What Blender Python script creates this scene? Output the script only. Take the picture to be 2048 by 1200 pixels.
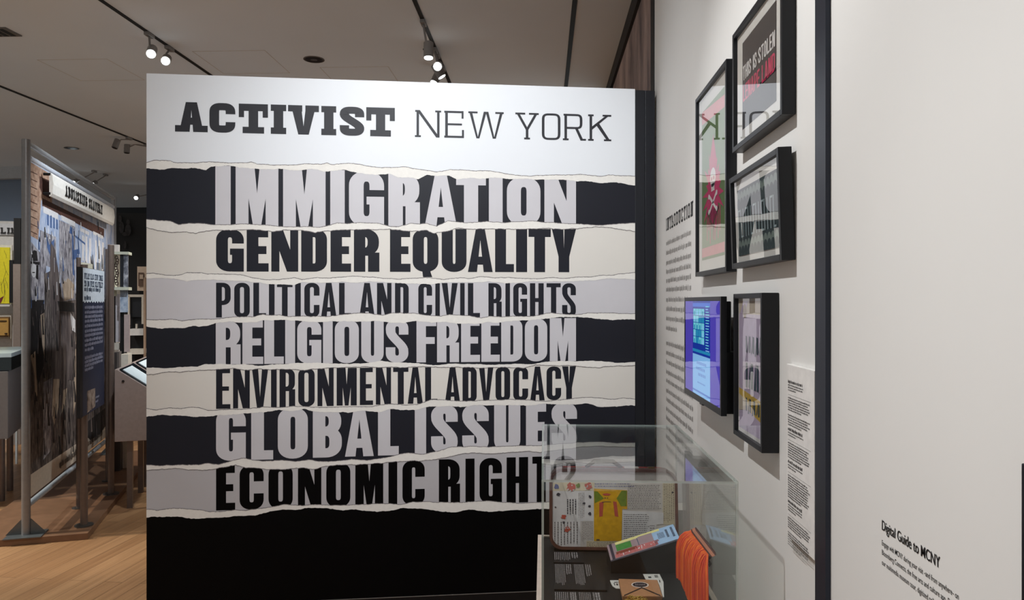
import bpy, math, random
from mathutils import Vector, Matrix

C = bpy.context.scene.collection
for o in list(bpy.data.objects):
    bpy.data.objects.remove(o)

# ------------------------------------------------------------------ camera
H = 1.60                      # eye height
FPX = 1500.0                  # focal length in pixels of a 2048 px wide frame
CX, CY = 1024.0, 604.0        # principal column, horizon row
YAW = math.atan(63 / FPX)     # camera looks a little left of the wall direction
cam_d = bpy.data.cameras.new('camera')
cam_d.sensor_width = 36.0
cam_d.lens = FPX / 2048 * 36.0
cam_d.shift_y = 4 / 2048
cam_d.clip_start = 0.05
cam_d.clip_end = 100
cam = bpy.data.objects.new('camera', cam_d)
cam.location = (0, 0, H)
cam.rotation_euler = (math.pi / 2, 0, YAW)
C.objects.link(cam)
bpy.context.scene.camera = cam

# ------------------------------------------------------------------ view, world
vs = bpy.context.scene.view_settings
vs.view_transform = 'Standard'
vs.look = 'None'
vs.gamma = 1.0
vs.use_curve_mapping = False
vs.exposure = 0.0

world = bpy.data.worlds.new('world')
bpy.context.scene.world = world
world.use_nodes = True
wt = world.node_tree
bg = wt.nodes['Background']
# the rest of the gallery: pale lit floor below eye level, dim ceiling above
wtc = wt.nodes.new('ShaderNodeTexCoord')
wse = wt.nodes.new('ShaderNodeSeparateXYZ')
wra = wt.nodes.new('ShaderNodeValToRGB')
wmp = wt.nodes.new('ShaderNodeMapRange')
wmp.inputs['From Min'].default_value = -0.3
wmp.inputs['From Max'].default_value = 0.3
wt.links.new(wtc.outputs['Generated'], wse.inputs[0])
wt.links.new(wse.outputs['Z'], wmp.inputs['Value'])
wt.links.new(wmp.outputs[0], wra.inputs['Fac'])
wra.color_ramp.elements[0].position = 0.35
wra.color_ramp.elements[0].color = (0.90, 0.98, 1.0, 1)
wra.color_ramp.elements[1].position = 0.65
wra.color_ramp.elements[1].color = (0.10, 0.095, 0.09, 1)
wt.links.new(wra.outputs['Color'], bg.inputs['Color'])
bg.inputs['Strength'].default_value = 0.7


def spot(name, loc, target, energy, angle, blend, color=(1, 0.97, 0.93), radius=0.05):
    l = bpy.data.lights.new(name, 'SPOT')
    l.energy = energy
    l.spot_size = math.radians(angle)
    l.spot_blend = blend
    l.color = color
    l.shadow_soft_size = radius
    o = bpy.data.objects.new(name, l)
    o.location = loc
    d = Vector(target) - Vector(loc)
    o.rotation_euler = d.to_track_quat('-Z', 'Y').to_euler()
    C.objects.link(o)
    return o


# ceiling spots of the tracks in front of the title panel and the wall (above the frame)
spot('track_spot_title', (-0.35, 1.45, 3.50), (-0.35, 3.95, 1.9), 255, 76, 1.0, (0.93, 0.97, 1.0), 0.05)
spot('track_spot_title_side', (-0.875, 1.0, 3.50), (-1.3, 3.9, 1.6), 80, 84, 1.0, (0.96, 0.98, 1.0), 0.05)
spot('track_spot_posters', (-0.875, 2.05, 3.48), (0.61, 1.85, 1.35), 165, 84, 0.9, (0.96, 0.985, 1.0), 0.025)
spot('track_spot_wall', (-0.875, 0.15, 3.48), (0.61, 0.55, 0.7), 140, 64, 0.9, (0.96, 0.985, 1.0), 0.05)
# gallery spots for the left floor and exhibits, with added ceiling bounce fills among them
spot('track_spot_floor', (-3.0, 3.6, 3.45), (-2.35, 3.5, 0), 165, 60, 0.9, (0.92, 0.96, 0.95), 0.05)
spot('bounce_fill_aisle', (-3.0, 1.6, 3.45), (-3.9, 1.4, 0), 400, 110, 0.9, (0.82, 0.95, 1.0), 0.1)  # added unseen fill: its floor bounce brightens the ceiling
spot('bounce_fill_entry', (-0.875, -0.9, 3.45), (-1.4, -1.0, 0), 150, 110, 0.9, (0.82, 0.95, 1.0), 0.1)  # added behind the camera to bounce light off the floor
spot('bounce_fill_centre', (-0.875, 7.0, 3.45), (-1.1, 7.2, 0), 400, 110, 0.9, (0.82, 0.95, 1.0), 0.1)  # added fill hidden behind the title panel, lifts the ceiling
spot('bounce_fill_far', (-3.0, 11.0, 3.45), (-3.2, 11.0, 0), 340, 110, 0.9, (0.82, 0.95, 1.0), 0.1)  # added down the room so light from its floor reaches the ceiling
spot('bounce_fill_left', (-5.15, 4.2, 3.45), (-5.6, 4.6, 0), 380, 110, 0.9, (0.82, 0.95, 1.0), 0.1)  # added on the left for floor bounce onto the ceiling
spot('track_spot_plinth', (-6.9, 3.7, 3.45), (-3.6, 5.35, 0.05), 700, 34, 0.5, (1, 0.95, 0.84), 0.03)
spot('track_spot_mural', (-2.2, 5.0, 3.45), (-3.6, 5.9, 1.7), 230, 64, 0.9, (0.84, 0.92, 1.0), 0.05)
spot('track_spot_kiosk', (-2.4, 7.3, 3.45), (-3.7, 7.1, 1.35), 240, 66, 0.9, (1, 0.95, 0.90), 0.05)
spot('track_spot_far_left', (-4.9, 6.4, 3.45), (-5.8, 8.2, 1.4), 170, 70, 0.9, (1, 0.97, 0.93), 0.05)
spot('track_spot_far_wall', (-6.6, 9.2, 3.45), (-8.6, 11.2, 1.8), 80, 60, 0.9, (0.85, 0.93, 1.0), 0.05)

# ------------------------------------------------------------------ projection helpers
FW = Vector((-math.sin(YAW), math.cos(YAW), 0))
RT = Vector((math.cos(YAW), math.sin(YAW), 0))
UP = Vector((0, 0, 1))
EYE = Vector((0, 0, H))


def ray(px, py):
    return RT * ((px - CX) / FPX) + FW + UP * ((CY - py) / FPX)


def at(px, py, d):
    return EYE + ray(px, py) * d


def on_plane(px, py, p0, n):
    r = ray(px, py)
    return EYE + r * ((p0 - EYE).dot(n) / r.dot(n))


def on_z(px, py, z):
    return on_plane(px, py, Vector((0, 0, z)), UP)


class Pl:
    """A flat surface in the place: a corner, a horizontal axis, an upward axis, a normal."""
    def __init__(s, p0, ex, ey):
        s.p0 = Vector(p0)
        s.ex = Vector(ex).normalized()
        s.ey = Vector(ey).normalized()
        s.n = s.ex.cross(s.ey).normalized()

    def px(s, x, y):
        q = on_plane(x, y, s.p0, s.n) - s.p0
        return (q.dot(s.ex), q.dot(s.ey))

    def w(s, a, b, off=0.0):
        return s.p0 + s.ex * a + s.ey * b + s.n * off


# ------------------------------------------------------------------ materials
def lin(c):
    c = c / 255.0
    return c / 12.92 if c <= 0.04045 else ((c + 0.055) / 1.055) ** 2.4


def rgb(c):
    return (lin(c[0]), lin(c[1]), lin(c[2]), 1)


MATS = {}


def mat(name, c, rough=0.6, metal=0.0, spec=0.4, var=0.06, scale=40.0, coat=0.0, bump=0.0):
    """Principled surface with a little procedural colour variation and grain."""
    if name in MATS:
        return MATS[name]
    m = bpy.data.materials.new(name)
    m.use_nodes = True
    nt = m.node_tree
    b = nt.nodes['Principled BSDF']
    b.inputs['Roughness'].default_value = rough
    b.inputs['Metallic'].default_value = metal
    b.inputs['Specular IOR Level'].default_value = spec
    b.inputs['Coat Weight'].default_value = coat
    b.inputs['Coat Roughness'].default_value = 0.03
    tc = nt.nodes.new('ShaderNodeTexCoord')
    nz = nt.nodes.new('ShaderNodeTexNoise')
    nz.inputs['Scale'].default_value = scale
    nz.inputs['Detail'].default_value = 4
    nt.links.new(tc.outputs['Object'], nz.inputs['Vector'])
    r = nt.nodes.new('ShaderNodeValToRGB')
    k = rgb(c)
    r.color_ramp.elements[0].position = 0.3
    r.color_ramp.elements[1].position = 0.7
    r.color_ramp.elements[0].color = [x * (1 - var) for x in k[:3]] + [1]
    r.color_ramp.elements[1].color = [min(1, x * (1 + var)) for x in k[:3]] + [1]
    nt.links.new(nz.outputs['Fac'], r.inputs['Fac'])
    nt.links.new(r.outputs['Color'], b.inputs['Base Color'])
    if bump:
        bp = nt.nodes.new('ShaderNodeBump')
        bp.inputs['Strength'].default_value = bump
        bp.inputs['Distance'].default_value = 0.002
        nt.links.new(nz.outputs['Fac'], bp.inputs['Height'])
        nt.links.new(bp.outputs['Normal'], b.inputs['Normal'])
    MATS[name] = m
    return m


def emit(name, c, strength):
    if name in MATS:
        return MATS[name]
    m = bpy.data.materials.new(name)
    m.use_nodes = True
    nt = m.node_tree
    nt.nodes.remove(nt.nodes['Principled BSDF'])
    e = nt.nodes.new('ShaderNodeEmission')
    e.inputs['Color'].default_value = rgb(c)
    e.inputs['Strength'].default_value = strength
    nt.links.new(e.outputs[0], nt.nodes['Material Output'].inputs['Surface'])
    MATS[name] = m
    return m


def glass(name, ior, tint=(1, 1, 1), double=False):
    if name in MATS:
        return MATS[name]
    m = bpy.data.materials.new(name)
    m.use_nodes = True
    nt = m.node_tree
    nt.nodes.remove(nt.nodes['Principled BSDF'])
    t = nt.nodes.new('ShaderNodeBsdfTransparent')
    t.inputs['Color'].default_value = (*tint, 1)
    g = nt.nodes.new('ShaderNodeBsdfGlossy')
    g.inputs['Roughness'].default_value = 0.0
    # reflectance of clear sheet, the same from both sides (Schlick)
    f0 = ((ior - 1) / (ior + 1)) ** 2
    geo = nt.nodes.new('ShaderNodeNewGeometry')
    dot = nt.nodes.new('ShaderNodeVectorMath'); dot.operation = 'DOT_PRODUCT'
    nt.links.new(geo.outputs['Normal'], dot.inputs[0])
    nt.links.new(geo.outputs['Incoming'], dot.inputs[1])
    def mth(op, a, b=None):
        n = nt.nodes.new('ShaderNodeMath'); n.operation = op
        for i, v in enumerate((a, b)):
            if v is None:
                continue
            if isinstance(v, (int, float)):
                n.inputs[i].default_value = v
            else:
                nt.links.new(v, n.inputs[i])
        return n.outputs[0]
    fr_ = mth('POWER', mth('SUBTRACT', 1.0, mth('ABSOLUTE', dot.outputs['Value'])), 5.0)
    fr_ = mth('ADD', mth('MULTIPLY', fr_, 1 - f0), f0)
    if double:                       # one sheet standing for its two faces
        inv = mth('SUBTRACT', 1.0, fr_)
        fr_ = mth('SUBTRACT', 1.0, mth('MULTIPLY', inv, inv))
    mx = nt.nodes.new('ShaderNodeMixShader')
    nt.links.new(fr_, mx.inputs[0])
    nt.links.new(t.outputs[0], mx.inputs[1])
    nt.links.new(g.outputs[0], mx.inputs[2])
    nt.links.new(mx.outputs[0], nt.nodes['Material Output'].inputs['Surface'])
    MATS[name] = m
    return m


def wood_floor():
    m = bpy.data.materials.new('oak_floor')
    m.use_nodes = True
    nt = m.node_tree
    b = nt.nodes['Principled BSDF']
    tc = nt.nodes.new('ShaderNodeTexCoord')
    mp = nt.nodes.new('ShaderNodeMapping')
    mp.inputs['Rotation'].default_value = (0, 0, math.radians(-86))
    nt.links.new(tc.outputs['Object'], mp.inputs['Vector'])
    br = nt.nodes.new('ShaderNodeTexBrick')
    br.inputs['Scale'].default_value = 1.0
    br.inputs['Brick Width'].default_value = 2.2
    br.inputs['Row Height'].default_value = 0.11
    br.inputs['Mortar Size'].default_value = 0.0012
    br.inputs['Color1'].default_value = rgb((180, 136, 96))
    br.inputs['Color2'].default_value = rgb((160, 117, 80))
    br.inputs['Mortar'].default_value = rgb((70, 46, 32))
    nt.links.new(mp.outputs[0], br.inputs['Vector'])
    mp2 = nt.nodes.new('ShaderNodeMapping')
    mp2.inputs['Scale'].default_value = (0.8, 24, 1)
    nt.links.new(mp.outputs[0], mp2.inputs['Vector'])
    nz = nt.nodes.new('ShaderNodeTexNoise')
    nz.inputs['Scale'].default_value = 2.0
    nz.inputs['Detail'].default_value = 6
    nt.links.new(mp2.outputs[0], nz.inputs['Vector'])
    mx = nt.nodes.new('ShaderNodeMix')
    mx.data_type = 'RGBA'
    mx.blend_type = 'MULTIPLY'
    mx.inputs[0].default_value = 0.55
    rp = nt.nodes.new('ShaderNodeValToRGB')
    rp.color_ramp.elements[0].position = 0.3
    rp.color_ramp.elements[0].color = (0.55, 0.5, 0.45, 1)
    rp.color_ramp.elements[1].position = 0.7
    rp.color_ramp.elements[1].color = (1, 1, 1, 1)
    nt.links.new(nz.outputs['Fac'], rp.inputs['Fac'])
    nt.links.new(br.outputs['Color'], mx.inputs[6])
    nt.links.new(rp.outputs['Color'], mx.inputs[7])
    nt.links.new(mx.outputs[2], b.inputs['Base Color'])
    b.inputs['Roughness'].default_value = 0.38
    b.inputs['Specular IOR Level'].default_value = 0.35
    return m


def streaked(name, c1, c2, c3, vec=(14, 14, 1.2), rough=0.7):
    """Streaky print or weathered wood: stretched noise over three colours."""
    if name in MATS:
        return MATS[name]
    m = bpy.data.materials.new(name)
    m.use_nodes = True
    nt = m.node_tree
    b = nt.nodes['Principled BSDF']
    b.inputs['Roughness'].default_value = rough
    b.inputs['Specular IOR Level'].default_value = 0.2
    tc = nt.nodes.new('ShaderNodeTexCoord')
    mp = nt.nodes.new('ShaderNodeMapping')
    mp.inputs['Scale'].default_value = vec
    nt.links.new(tc.outputs['Object'], mp.inputs['Vector'])
    nz = nt.nodes.new('ShaderNodeTexNoise')
    nz.inputs['Scale'].default_value = 1.0
    nz.inputs['Detail'].default_value = 8
    nz.inputs['Roughness'].default_value = 0.65
    nt.links.new(mp.outputs[0], nz.inputs['Vector'])
    rp = nt.nodes.new('ShaderNodeValToRGB')
    rp.color_ramp.elements[0].position = 0.32
    rp.color_ramp.elements[0].color = rgb(c1)
    rp.color_ramp.elements[1].position = 0.68
    rp.color_ramp.elements[1].color = rgb(c3)
    e = rp.color_ramp.elements.new(0.5)
    e.color = rgb(c2)
    nt.links.new(nz.outputs['Fac'], rp.inputs['Fac'])
    nt.links.new(rp.outputs['Color'], b.inputs['Base Color'])
    MATS[name] = m
    return m


# ------------------------------------------------------------------ mesh builder
class MB:
    def __init__(s):
        s.v, s.f, s.m = [], [], []

    def poly(s, pts, mi=0):
        i = len(s.v)
        s.v += [Vector(p) for p in pts]
        s.f.append(list(range(i, i + len(pts))))
        s.m.append(mi)

    def hexa(s, q, mi=0):
        """q: 8 corners, bottom four then top four, both counter-clockwise from above"""
        i = len(s.v)
        s.v += [Vector(p) for p in q]
        for f in ((3, 2, 1, 0), (4, 5, 6, 7), (0, 1, 5, 4), (1, 2, 6, 5), (2, 3, 7, 6), (3, 0, 4, 7)):
            s.f.append([i + k for k in f])
            s.m.append(mi)

    def obox(s, o, ex, ey, ez, mi=0):
        o, ex, ey, ez = Vector(o), Vector(ex), Vector(ey), Vector(ez)
        if ex.cross(ey).dot(ez) < 0:
            ex, ey = ey, ex
        s.hexa([o, o + ex, o + ex + ey, o + ey, o + ez, o + ex + ez, o + ex + ey + ez, o + ey + ez], mi)

    def box(s, a, b, mi=0):
        s.obox(a, (b[0] - a[0], 0, 0), (0, b[1] - a[1], 0), (0, 0, b[2] - a[2]), mi)

    def prism(s, pts, ext, mi=0):
        """flat outline pushed along ext"""
        pts = [Vector(p) for p in pts]
        ext = Vector(ext)
        n = Vector((0, 0, 0))
        for k in range(len(pts)):
            n += pts[k].cross(pts[(k + 1) % len(pts)])
        if n.dot(ext) < 0:
            pts.reverse()
        i, k = len(s.v), len(pts)
        s.v += pts + [p + ext for p in pts]
        s.f.append([i + j for j in reversed(range(k))])
        s.f.append([i + k + j for j in range(k)])
        s.m += [mi, mi]
        for j in range(k):
            j2 = (j + 1) % k
            s.f.append([i + j, i + j2, i + k + j2, i + k + j])
            s.m.append(mi)

    def tube(s, pts, r, n=10, mi=0, cap=True):
        pts = [Vector(p) for p in pts]
        rs = r if isinstance(r, (list, tuple)) else [r] * len(pts)
        base = len(s.v)
        prev = None
        for k, p in enumerate(pts):
            t = (pts[min(k + 1, len(pts) - 1)] - pts[max(k - 1, 0)])
            t = t.normalized() if t.length > 1e-9 else Vector((0, 0, 1))
            if prev is None:
                a = Vector((0, 0, 1)) if abs(t.z) < 0.9 else Vector((1, 0, 0))
                u = t.cross(a).normalized()
            else:
                u = (prev - t * prev.dot(t))
                u = u.normalized() if u.length > 1e-6 else t.orthogonal().normalized()
            prev = u
            w = t.cross(u)
            for j in range(n):
                an = 2 * math.pi * j / n
                s.v.append(p + (u * math.cos(an) + w * math.sin(an)) * rs[k])
        for k in range(len(pts) - 1):
            for j in range(n):
                j2 = (j + 1) % n
                s.f.append([base + k * n + j, base + k * n + j2, base + (k + 1) * n + j2, base + (k + 1) * n + j])
                s.m.append(mi)
        if cap:
            s.f.append([base + j for j in reversed(range(n))])
            s.f.append([base + (len(pts) - 1) * n + j for j in range(n)])
            s.m += [mi, mi]

    def build(s, name, mats, parent=None, smooth=False, bevel=0.0):
        if not isinstance(mats, (list, tuple)):
            mats = [mats]
        off = Vector(parent['_root']) if parent is not None and '_root' in parent else Vector((0, 0, 0))
        if parent is None:
            xs = [v.x for v in s.v]; ys = [v.y for v in s.v]; zs = [v.z for v in s.v]
            off = Vector(((min(xs) + max(xs)) / 2, (min(ys) + max(ys)) / 2, min(zs)))
        me = bpy.data.meshes.new(name)
        me.from_pydata([tuple(v - off) for v in s.v], [], s.f)
        for m in mats:
            me.materials.append(m)
        for p, mi in zip(me.polygons, s.m):
            p.material_index = mi
            p.use_smooth = smooth
        me.update()
        o = bpy.data.objects.new(name, me)
        C.objects.link(o)
        if parent is None:
            o.location = off
        else:
            o.parent = parent
        o['_root'] = tuple(off)
        if bevel:
            b = o.modifiers.new('bevel', 'BEVEL')
            b.width = bevel
            b.segments = 2
            b.limit_method = 'ANGLE'
        if smooth:
            e = o.modifiers.new('edges', 'EDGE_SPLIT')
            e.split_angle = math.radians(40)
        return o


def tag(o, label, cat, group=None):
    o['label'] = label
    o['category'] = cat
    if group:
        o['group'] = group
    return o


def thing(name, label, cat, loc, group=None):
    o = bpy.data.objects.new(name, None)
    o.empty_display_size = 0.05
    o.location = loc
    o['_root'] = tuple(loc)
    C.objects.link(o)
    return tag(o, label, cat, group)


def struct(o):
    o['kind'] = 'structure'
    return o


# ------------------------------------------------------------------ lettering
def arc(cx, cy, rx, ry, a0, a1, n=8, e=2.3):
    out = []
    for k in range(n + 1):
        a = math.radians(a0 + (a1 - a0) * k / n)
        c, s_ = math.cos(a), math.sin(a)
        out.append((cx + rx * math.copysign(abs(c) ** (2 / e), c), cy + ry * math.copysign(abs(s_) ** (2 / e), s_)))
    return out


def pen(pts, s, t, closed=False):
    """stroke a centre line with an upright elliptical pen s wide and t high: list of quads"""
    P = [Vector((x / s, y / t)) for x, y in pts]
    Q = [P[0]]
    for p in P[1:]:
        if (p - Q[-1]).length > 1e-4:
            Q.append(p)
    P = Q
    if closed and (P[0] - P[-1]).length < 1e-3:
        P.pop()
    n = len(P)
    L, R = [], []
    for k in range(n):
        if closed:
            a, b = P[k - 1], P[(k + 1) % n]
        else:
            a, b = P[max(k - 1, 0)], P[min(k + 1, n - 1)]
        d = (b - a)
        d = d.normalized() if d.length > 1e-9 else Vector((1, 0))
        nn = Vector((-d.y, d.x)) * 0.5
        L.append(P[k] + nn)
        R.append(P[k] - nn)
    out = []
    for k in range(n if closed else n - 1):
        j = (k + 1) % n
        out.append([(v.x * s, v.y * t) for v in (L[k], R[k], R[j], L[j])])
    return out


def rect(x0, y0, x1, y1):
    return [(x0, y0), (x1, y0), (x1, y1), (x0, y1)]


def glyph(ch, w, h, s, t, slab=False, sq=2.3):
    """polygons of one capital letter, w wide, h high, stem s, bar t"""
    G = []
    rx = min((w - s) / 2, h * 0.25)
    ry = min(rx * 0.95, h * 0.22, (h - t) / 2)
    xl, xr, yb, yt = s / 2, w - s / 2, t / 2, h - t / 2
    tl = lambda: arc(xl + rx, yt - ry, rx, ry, 90, 180, 8, sq)
    bl = lambda: arc(xl + rx, yb + ry, rx, ry, 180, 270, 8, sq)
    br = lambda: arc(xr - rx, yb + ry, rx, ry, 270, 360, 8, sq)
    tr = lambda: arc(xr - rx, yt - ry, rx, ry, 0, 90, 8, sq)
    ov = s * 0.62
    def serif(xc, y, half=None):
        half = half or (s / 2 + ov)
        G.append(rect(xc - half, y, xc + half, y + t * 0.9))
    top = h - t * 0.9
    if ch == 'I':
        if slab:
            G.append(rect(w / 2 - s / 2, 0, w / 2 + s / 2, h))
            serif(w / 2, 0, w / 2); serif(w / 2, top, w / 2)
        else:
            G.append(rect(0, 0, w, h))
    elif ch in 'EFL':
        x0 = s * 0.35 if slab else 0
        G.append(rect(x0, 0, x0 + s, h))
        if ch != 'F':
            G.append(rect(0, 0, w, t))
        if ch != 'L':
            G.append(rect(0, h - t, w * 0.98, h))
            G.append(rect(x0, h * 0.5 - t * 0.45, w * 0.9, h * 0.5 + t * 0.5))
        if slab:
            k = max(s, t) * 0.75
            if ch != 'F':
                G.append(rect(w - k, 0, w, h * 0.3))
            if ch != 'L':
                G.append(rect(w * 0.98 - k, h * 0.72, w * 0.98, h))
            G.append(rect(0, top, x0 + s, h)); G.append(rect(0, 0, x0 + s * 1.4, t))
    elif ch == 'H':
        o_ = s * 0.4 if slab else 0
        G += [rect(o_, 0, o_ + s, h), rect(w - s - o_, 0, w - o_, h), rect(s / 2, h * 0.5 - t * 0.45, w - s / 2, h * 0.5 + t * 0.5)]
        if slab:
            for xc in (o_ + s / 2, w - o_ - s / 2):
                serif(xc, 0, s * 0.9); serif(xc, top, s * 0.9)
    elif ch == 'T':
        G += [rect(0, h - t, w, h), rect(w / 2 - s / 2, 0, w / 2 + s / 2, h)]
        if slab:
            k = max(s * 0.55, t * 0.6)
            G += [rect(0, h - t * 1.9, k, h), rect(w - k, h - t * 1.9, w, h)]
            serif(w / 2, 0, s / 2 + ov)
    elif ch == 'A':
        b0 = ov * 0.7 if slab else 0
        sa = min(s * 1.06, w * 0.365)
        a = max(min(s * 1.0, w * .36), w * 0.34) if s > w * 0.2 else s * 1.1
        yc = h * (0.74 if s > w * 0.2 else 0.97)
        G.append([(b0, 0), (b0 + sa, 0), (w / 2, yc), (w / 2, h), (w / 2 - a / 2, h)])
        G.append([(w - b0, 0), (w / 2 + a / 2, h), (w / 2, h), (w / 2, yc), (w - b0 - sa, 0)])
        yb_ = h * 0.17 if not slab else h * 0.24
        fr = lambda y: b0 + sa + (w / 2 - b0 - sa) * y / yc
        G.append([(fr(yb_) - s * .3, yb_), (w - fr(yb_) + s * .3, yb_), (w - fr(yb_ + t) + s * .3, yb_ + t), (fr(yb_ + t) - s * .3, yb_ + t)])
        if slab:
            G.append(rect(0, 0, w * 0.44, t * 0.9)); G.append(rect(w * 0.56, 0, w, t * 0.9))
    elif ch in 'VW':
        def vee(x0, x1, hh=h):
            ww = x1 - x0
            b0 = ov * 0.5 if slab else 0
            sa = min(s * 1.06, ww * 0.38)
            a = max(min(s * 1.0, ww * .38), ww * 0.34) if s > ww * 0.2 else s * 1.15
            yc = h * (0.28 if s > ww * 0.2 else 0.06)
            m = (x0 + x1) / 2
            G.append([(x0 + b0, h), (m - a / 2, 0), (m, 0), (m, yc), (x0 + b0 + sa, h)])
            G.append([(x1 - b0, h), (x1 - b0 - sa, h), (m, yc), (m, 0), (m + a / 2, 0)])
        if ch == 'V':
            vee(0, w)
            if slab:
                G.append(rect(0, top, w * 0.46, h)); G.append(rect(w * 0.56, top, w, h))
        else:
            q = s * 0.5
            vee(0, w / 2 + q); vee(w / 2 - q, w)
            if slab:
                G.append(rect(0, top, w * 0.26, h)); G.append(rect(w * 0.76, top, w, h))
    elif ch == 'M':
        o_ = s * 0.4 if slab else 0
        ms = min(s, w * 0.30)
        G += [rect(o_, 0, o_ + ms, h), rect(w - ms - o_, 0, w - o_, h)]
        G.append([(w * .18, h), (w * .41, 0), (w / 2, 0), (w / 2, h * .56), (w * .44, h)])
        G.append([(w * .82, h), (w * .56, h), (w / 2, h * .56), (w / 2, 0), (w * .59, 0)])
        if slab:
            for xc in (o_ + s / 2, w - o_ - s / 2):
                serif(xc, 0, s * 0.9)
            G.append(rect(0, top, o_ + s, h)); G.append(rect(w - o_ - s, top, w, h))
    elif ch == 'N':
        o_ = ov * 0.8 if slab else 0
        sd = min(s * 1.25, w * 0.42)
        ns = min(s * 0.92, w * 0.30)
        G += [rect(o_, 0, o_ + ns, h), rect(w - ns - o_ * .9, 0, w - o_ * .9, h)]
        G.append([(o_, h), (w - o_ * .9 - sd, 0), (w - o_ * .9, 0), (o_ + sd, h)])
        if slab:
            serif(o_ + s / 2, 0); G.append(rect(0, top, o_ + s, h)); serif(w - o_ * .9 - s / 2, top)
    elif ch == 'Y':
        m = w / 2
        G.append(rect(m - s / 2, 0, m + s / 2, h * 0.42))
        b0 = ov * 0.5 if slab else 0
        sa = s * 1.08
        yj = h * 0.40
        G.append([(b0, h), (m - s / 2, yj * 0.9), (m, yj * 0.9), (m, yj + s * .6), (b0 + sa, h)])
        G.append([(w - b0, h), (w - b0 - sa, h), (m, yj + s * .6), (m, yj * 0.9), (m + s / 2, yj * 0.9)])
        if slab:
            G.append(rect(0, top, w * 0.42, h)); G.append(rect(w * 0.58, top, w, h)); serif(m, 0)
    elif ch == 'K':
        o_ = s * 0.5 if slab else 0
        G.append(rect(o_, 0, o_ + s, h))
        G.append([(o_ + s * .5, h * 0.38), (o_ + s * .5, h * 0.38 + s * 1.3), (w - o_ - s * 1.2, h), (w - o_, h)])
        G.append([(w * 0.34, h * 0.60), (w * 0.34 + s * 1.2, h * 0.66), (w - o_ * .6, 0), (w - s * 1.25 - o_ * .6, 0)])
        if slab:
            serif(o_ + s / 2, 0, s * 1.1); serif(o_ + s / 2, top, s * 1.1)
            G.append(rect(w * 0.62, top, w, h)); G.append(rect(w * 0.68, 0, w, t * .9))
    elif ch in 'OQ':
        G += pen(tl() + bl() + br() + tr(), s, t, True)
        if ch == 'Q':
            G.append([(w * 0.36, t * 0.5), (w * 0.40, -h * 0.12), (w * 0.76, -h * 0.12), (w * 0.70, -h * .02), (w * 0.66, t * .6)])
    elif ch == 'C':
        path = [(xr, h * 0.63)] + tr() + tl() + bl() + br() + [(xr, h * 0.36)]
        G += pen(path, s, t)
    elif ch == 'G':
        path = [(xr, h * 0.66)] + tr() + tl() + bl() + br() + [(xr, h * 0.4)]
        G += pen(path, s, t)
        G += [rect(w - s, 0 if not slab else h * .1, w, h * 0.54), rect(w * 0.5, h * 0.54 - t * 0.75, w, h * 0.54)]
    elif ch == 'U':
        o_ = s * 0.35 if slab else 0
        xl2, xr2 = xl + o_, xr - o_
        G += pen([(xl2, h)] + arc(xl2 + rx - o_ * .5, yb + ry, rx - o_ * .5, ry, 180, 270, 8, sq) + arc(xr2 - rx + o_ * .5, yb + ry, rx - o_ * .5, ry, 270, 360, 8, sq) + [(xr2, h)], s, t)
        if slab:
            serif(xl2, top, s * 0.9); serif(xr2, top, s * 0.9)
    elif ch == 'D':
        o_ = s * 0.35 if slab else 0
        G.append(rect(o_, 0, o_ + s, h))
        G += pen([(s * 0.6 + o_, yt)] + list(reversed(tr())) + list(reversed(br())) + [(s * 0.6 + o_, yb)], s, t)
        if slab:
            G.append(rect(0, 0, s * 1.2, t * .9)); G.append(rect(0, top, s * 1.2, h))
    elif ch in 'PRB':
        o_ = s * 0.35 if slab else 0
        G.append(rect(o_, 0, o_ + s, h))
        ym = {'P': h * 0.42, 'R': h * 0.47, 'B': h * 0.52}[ch]
        b_rx = min((w - s) * 0.6, h * 0.2)
        b_ry = min(b_rx, (yt - ym) * 0.48)
        def bowl(y0, y1, xr_):
            return pen([(s * 0.6 + o_, y1)] + list(reversed(arc(xr_ - b_rx, y1 - b_ry, b_rx, b_ry, 0, 90, 8, sq))) +
                       list(reversed(arc(xr_ - b_rx, y0 + b_ry, b_rx, b_ry, 270, 360, 8, sq))) + [(s * 0.6 + o_, y0)], s, t)
        xb = xr - (s * 0.05 if ch != 'R' else s * 0.08)
        if slab and ch == 'R':
            xb = xr - s * 1.4
        G += bowl(ym, yt, xb)
        if ch == 'R':
            if slab:
                G.append([(w * .50, ym), (w * .50 + s * 1.1, ym), (w - s * .9, 0), (w - s * 2.1, 0)] if s < w * .15 else rect(w - s * 1.3, 0, w - s * .3, ym))
                G.append(rect(w - s * 2, 0, w, t * .9))
            else:
                G.append(rect(w - s - s * .04, 0, w - s * .04, ym - t * .1))
                G.append(rect(w * .4, ym - t * .5, w - s * .45, ym + t * .3))
        if ch == 'B':
            G += bowl(yb, ym, xr)
        if slab:
            serif(o_ + s / 2, 0, s / 2 + min(ov, s * .35 + .01)); G.append(rect(0, top, s * 1.2, h))
    elif ch == 'S':
        y1, y2 = h * 0.70, h * 0.30
        r2 = min(ry, h * 0.16)
        path = [(xr, h * 0.645)] + arc(xr - rx, yt - r2, rx, r2, 0, 90, 8, sq) + arc(xl + rx, yt - r2, rx, r2, 90, 180, 8, sq)
        for k in range(1, 12):
            u = k / 12
            e = u * u * (3 - 2 * u)
            path.append((xl + (xr - xl) * e, y1 + (y2 - y1) * u + (h * 0.03) * (1 - 2 * u)))
        path += list(reversed(arc(xr - rx, yb + r2, rx, r2, 270, 360, 8, sq))) + list(reversed(arc(xl + rx, yb + r2, rx, r2, 180, 270, 8, sq))) + [(xl, h * 0.355)]
        G += pen(path, s, t)
    elif ch == '?':
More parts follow.
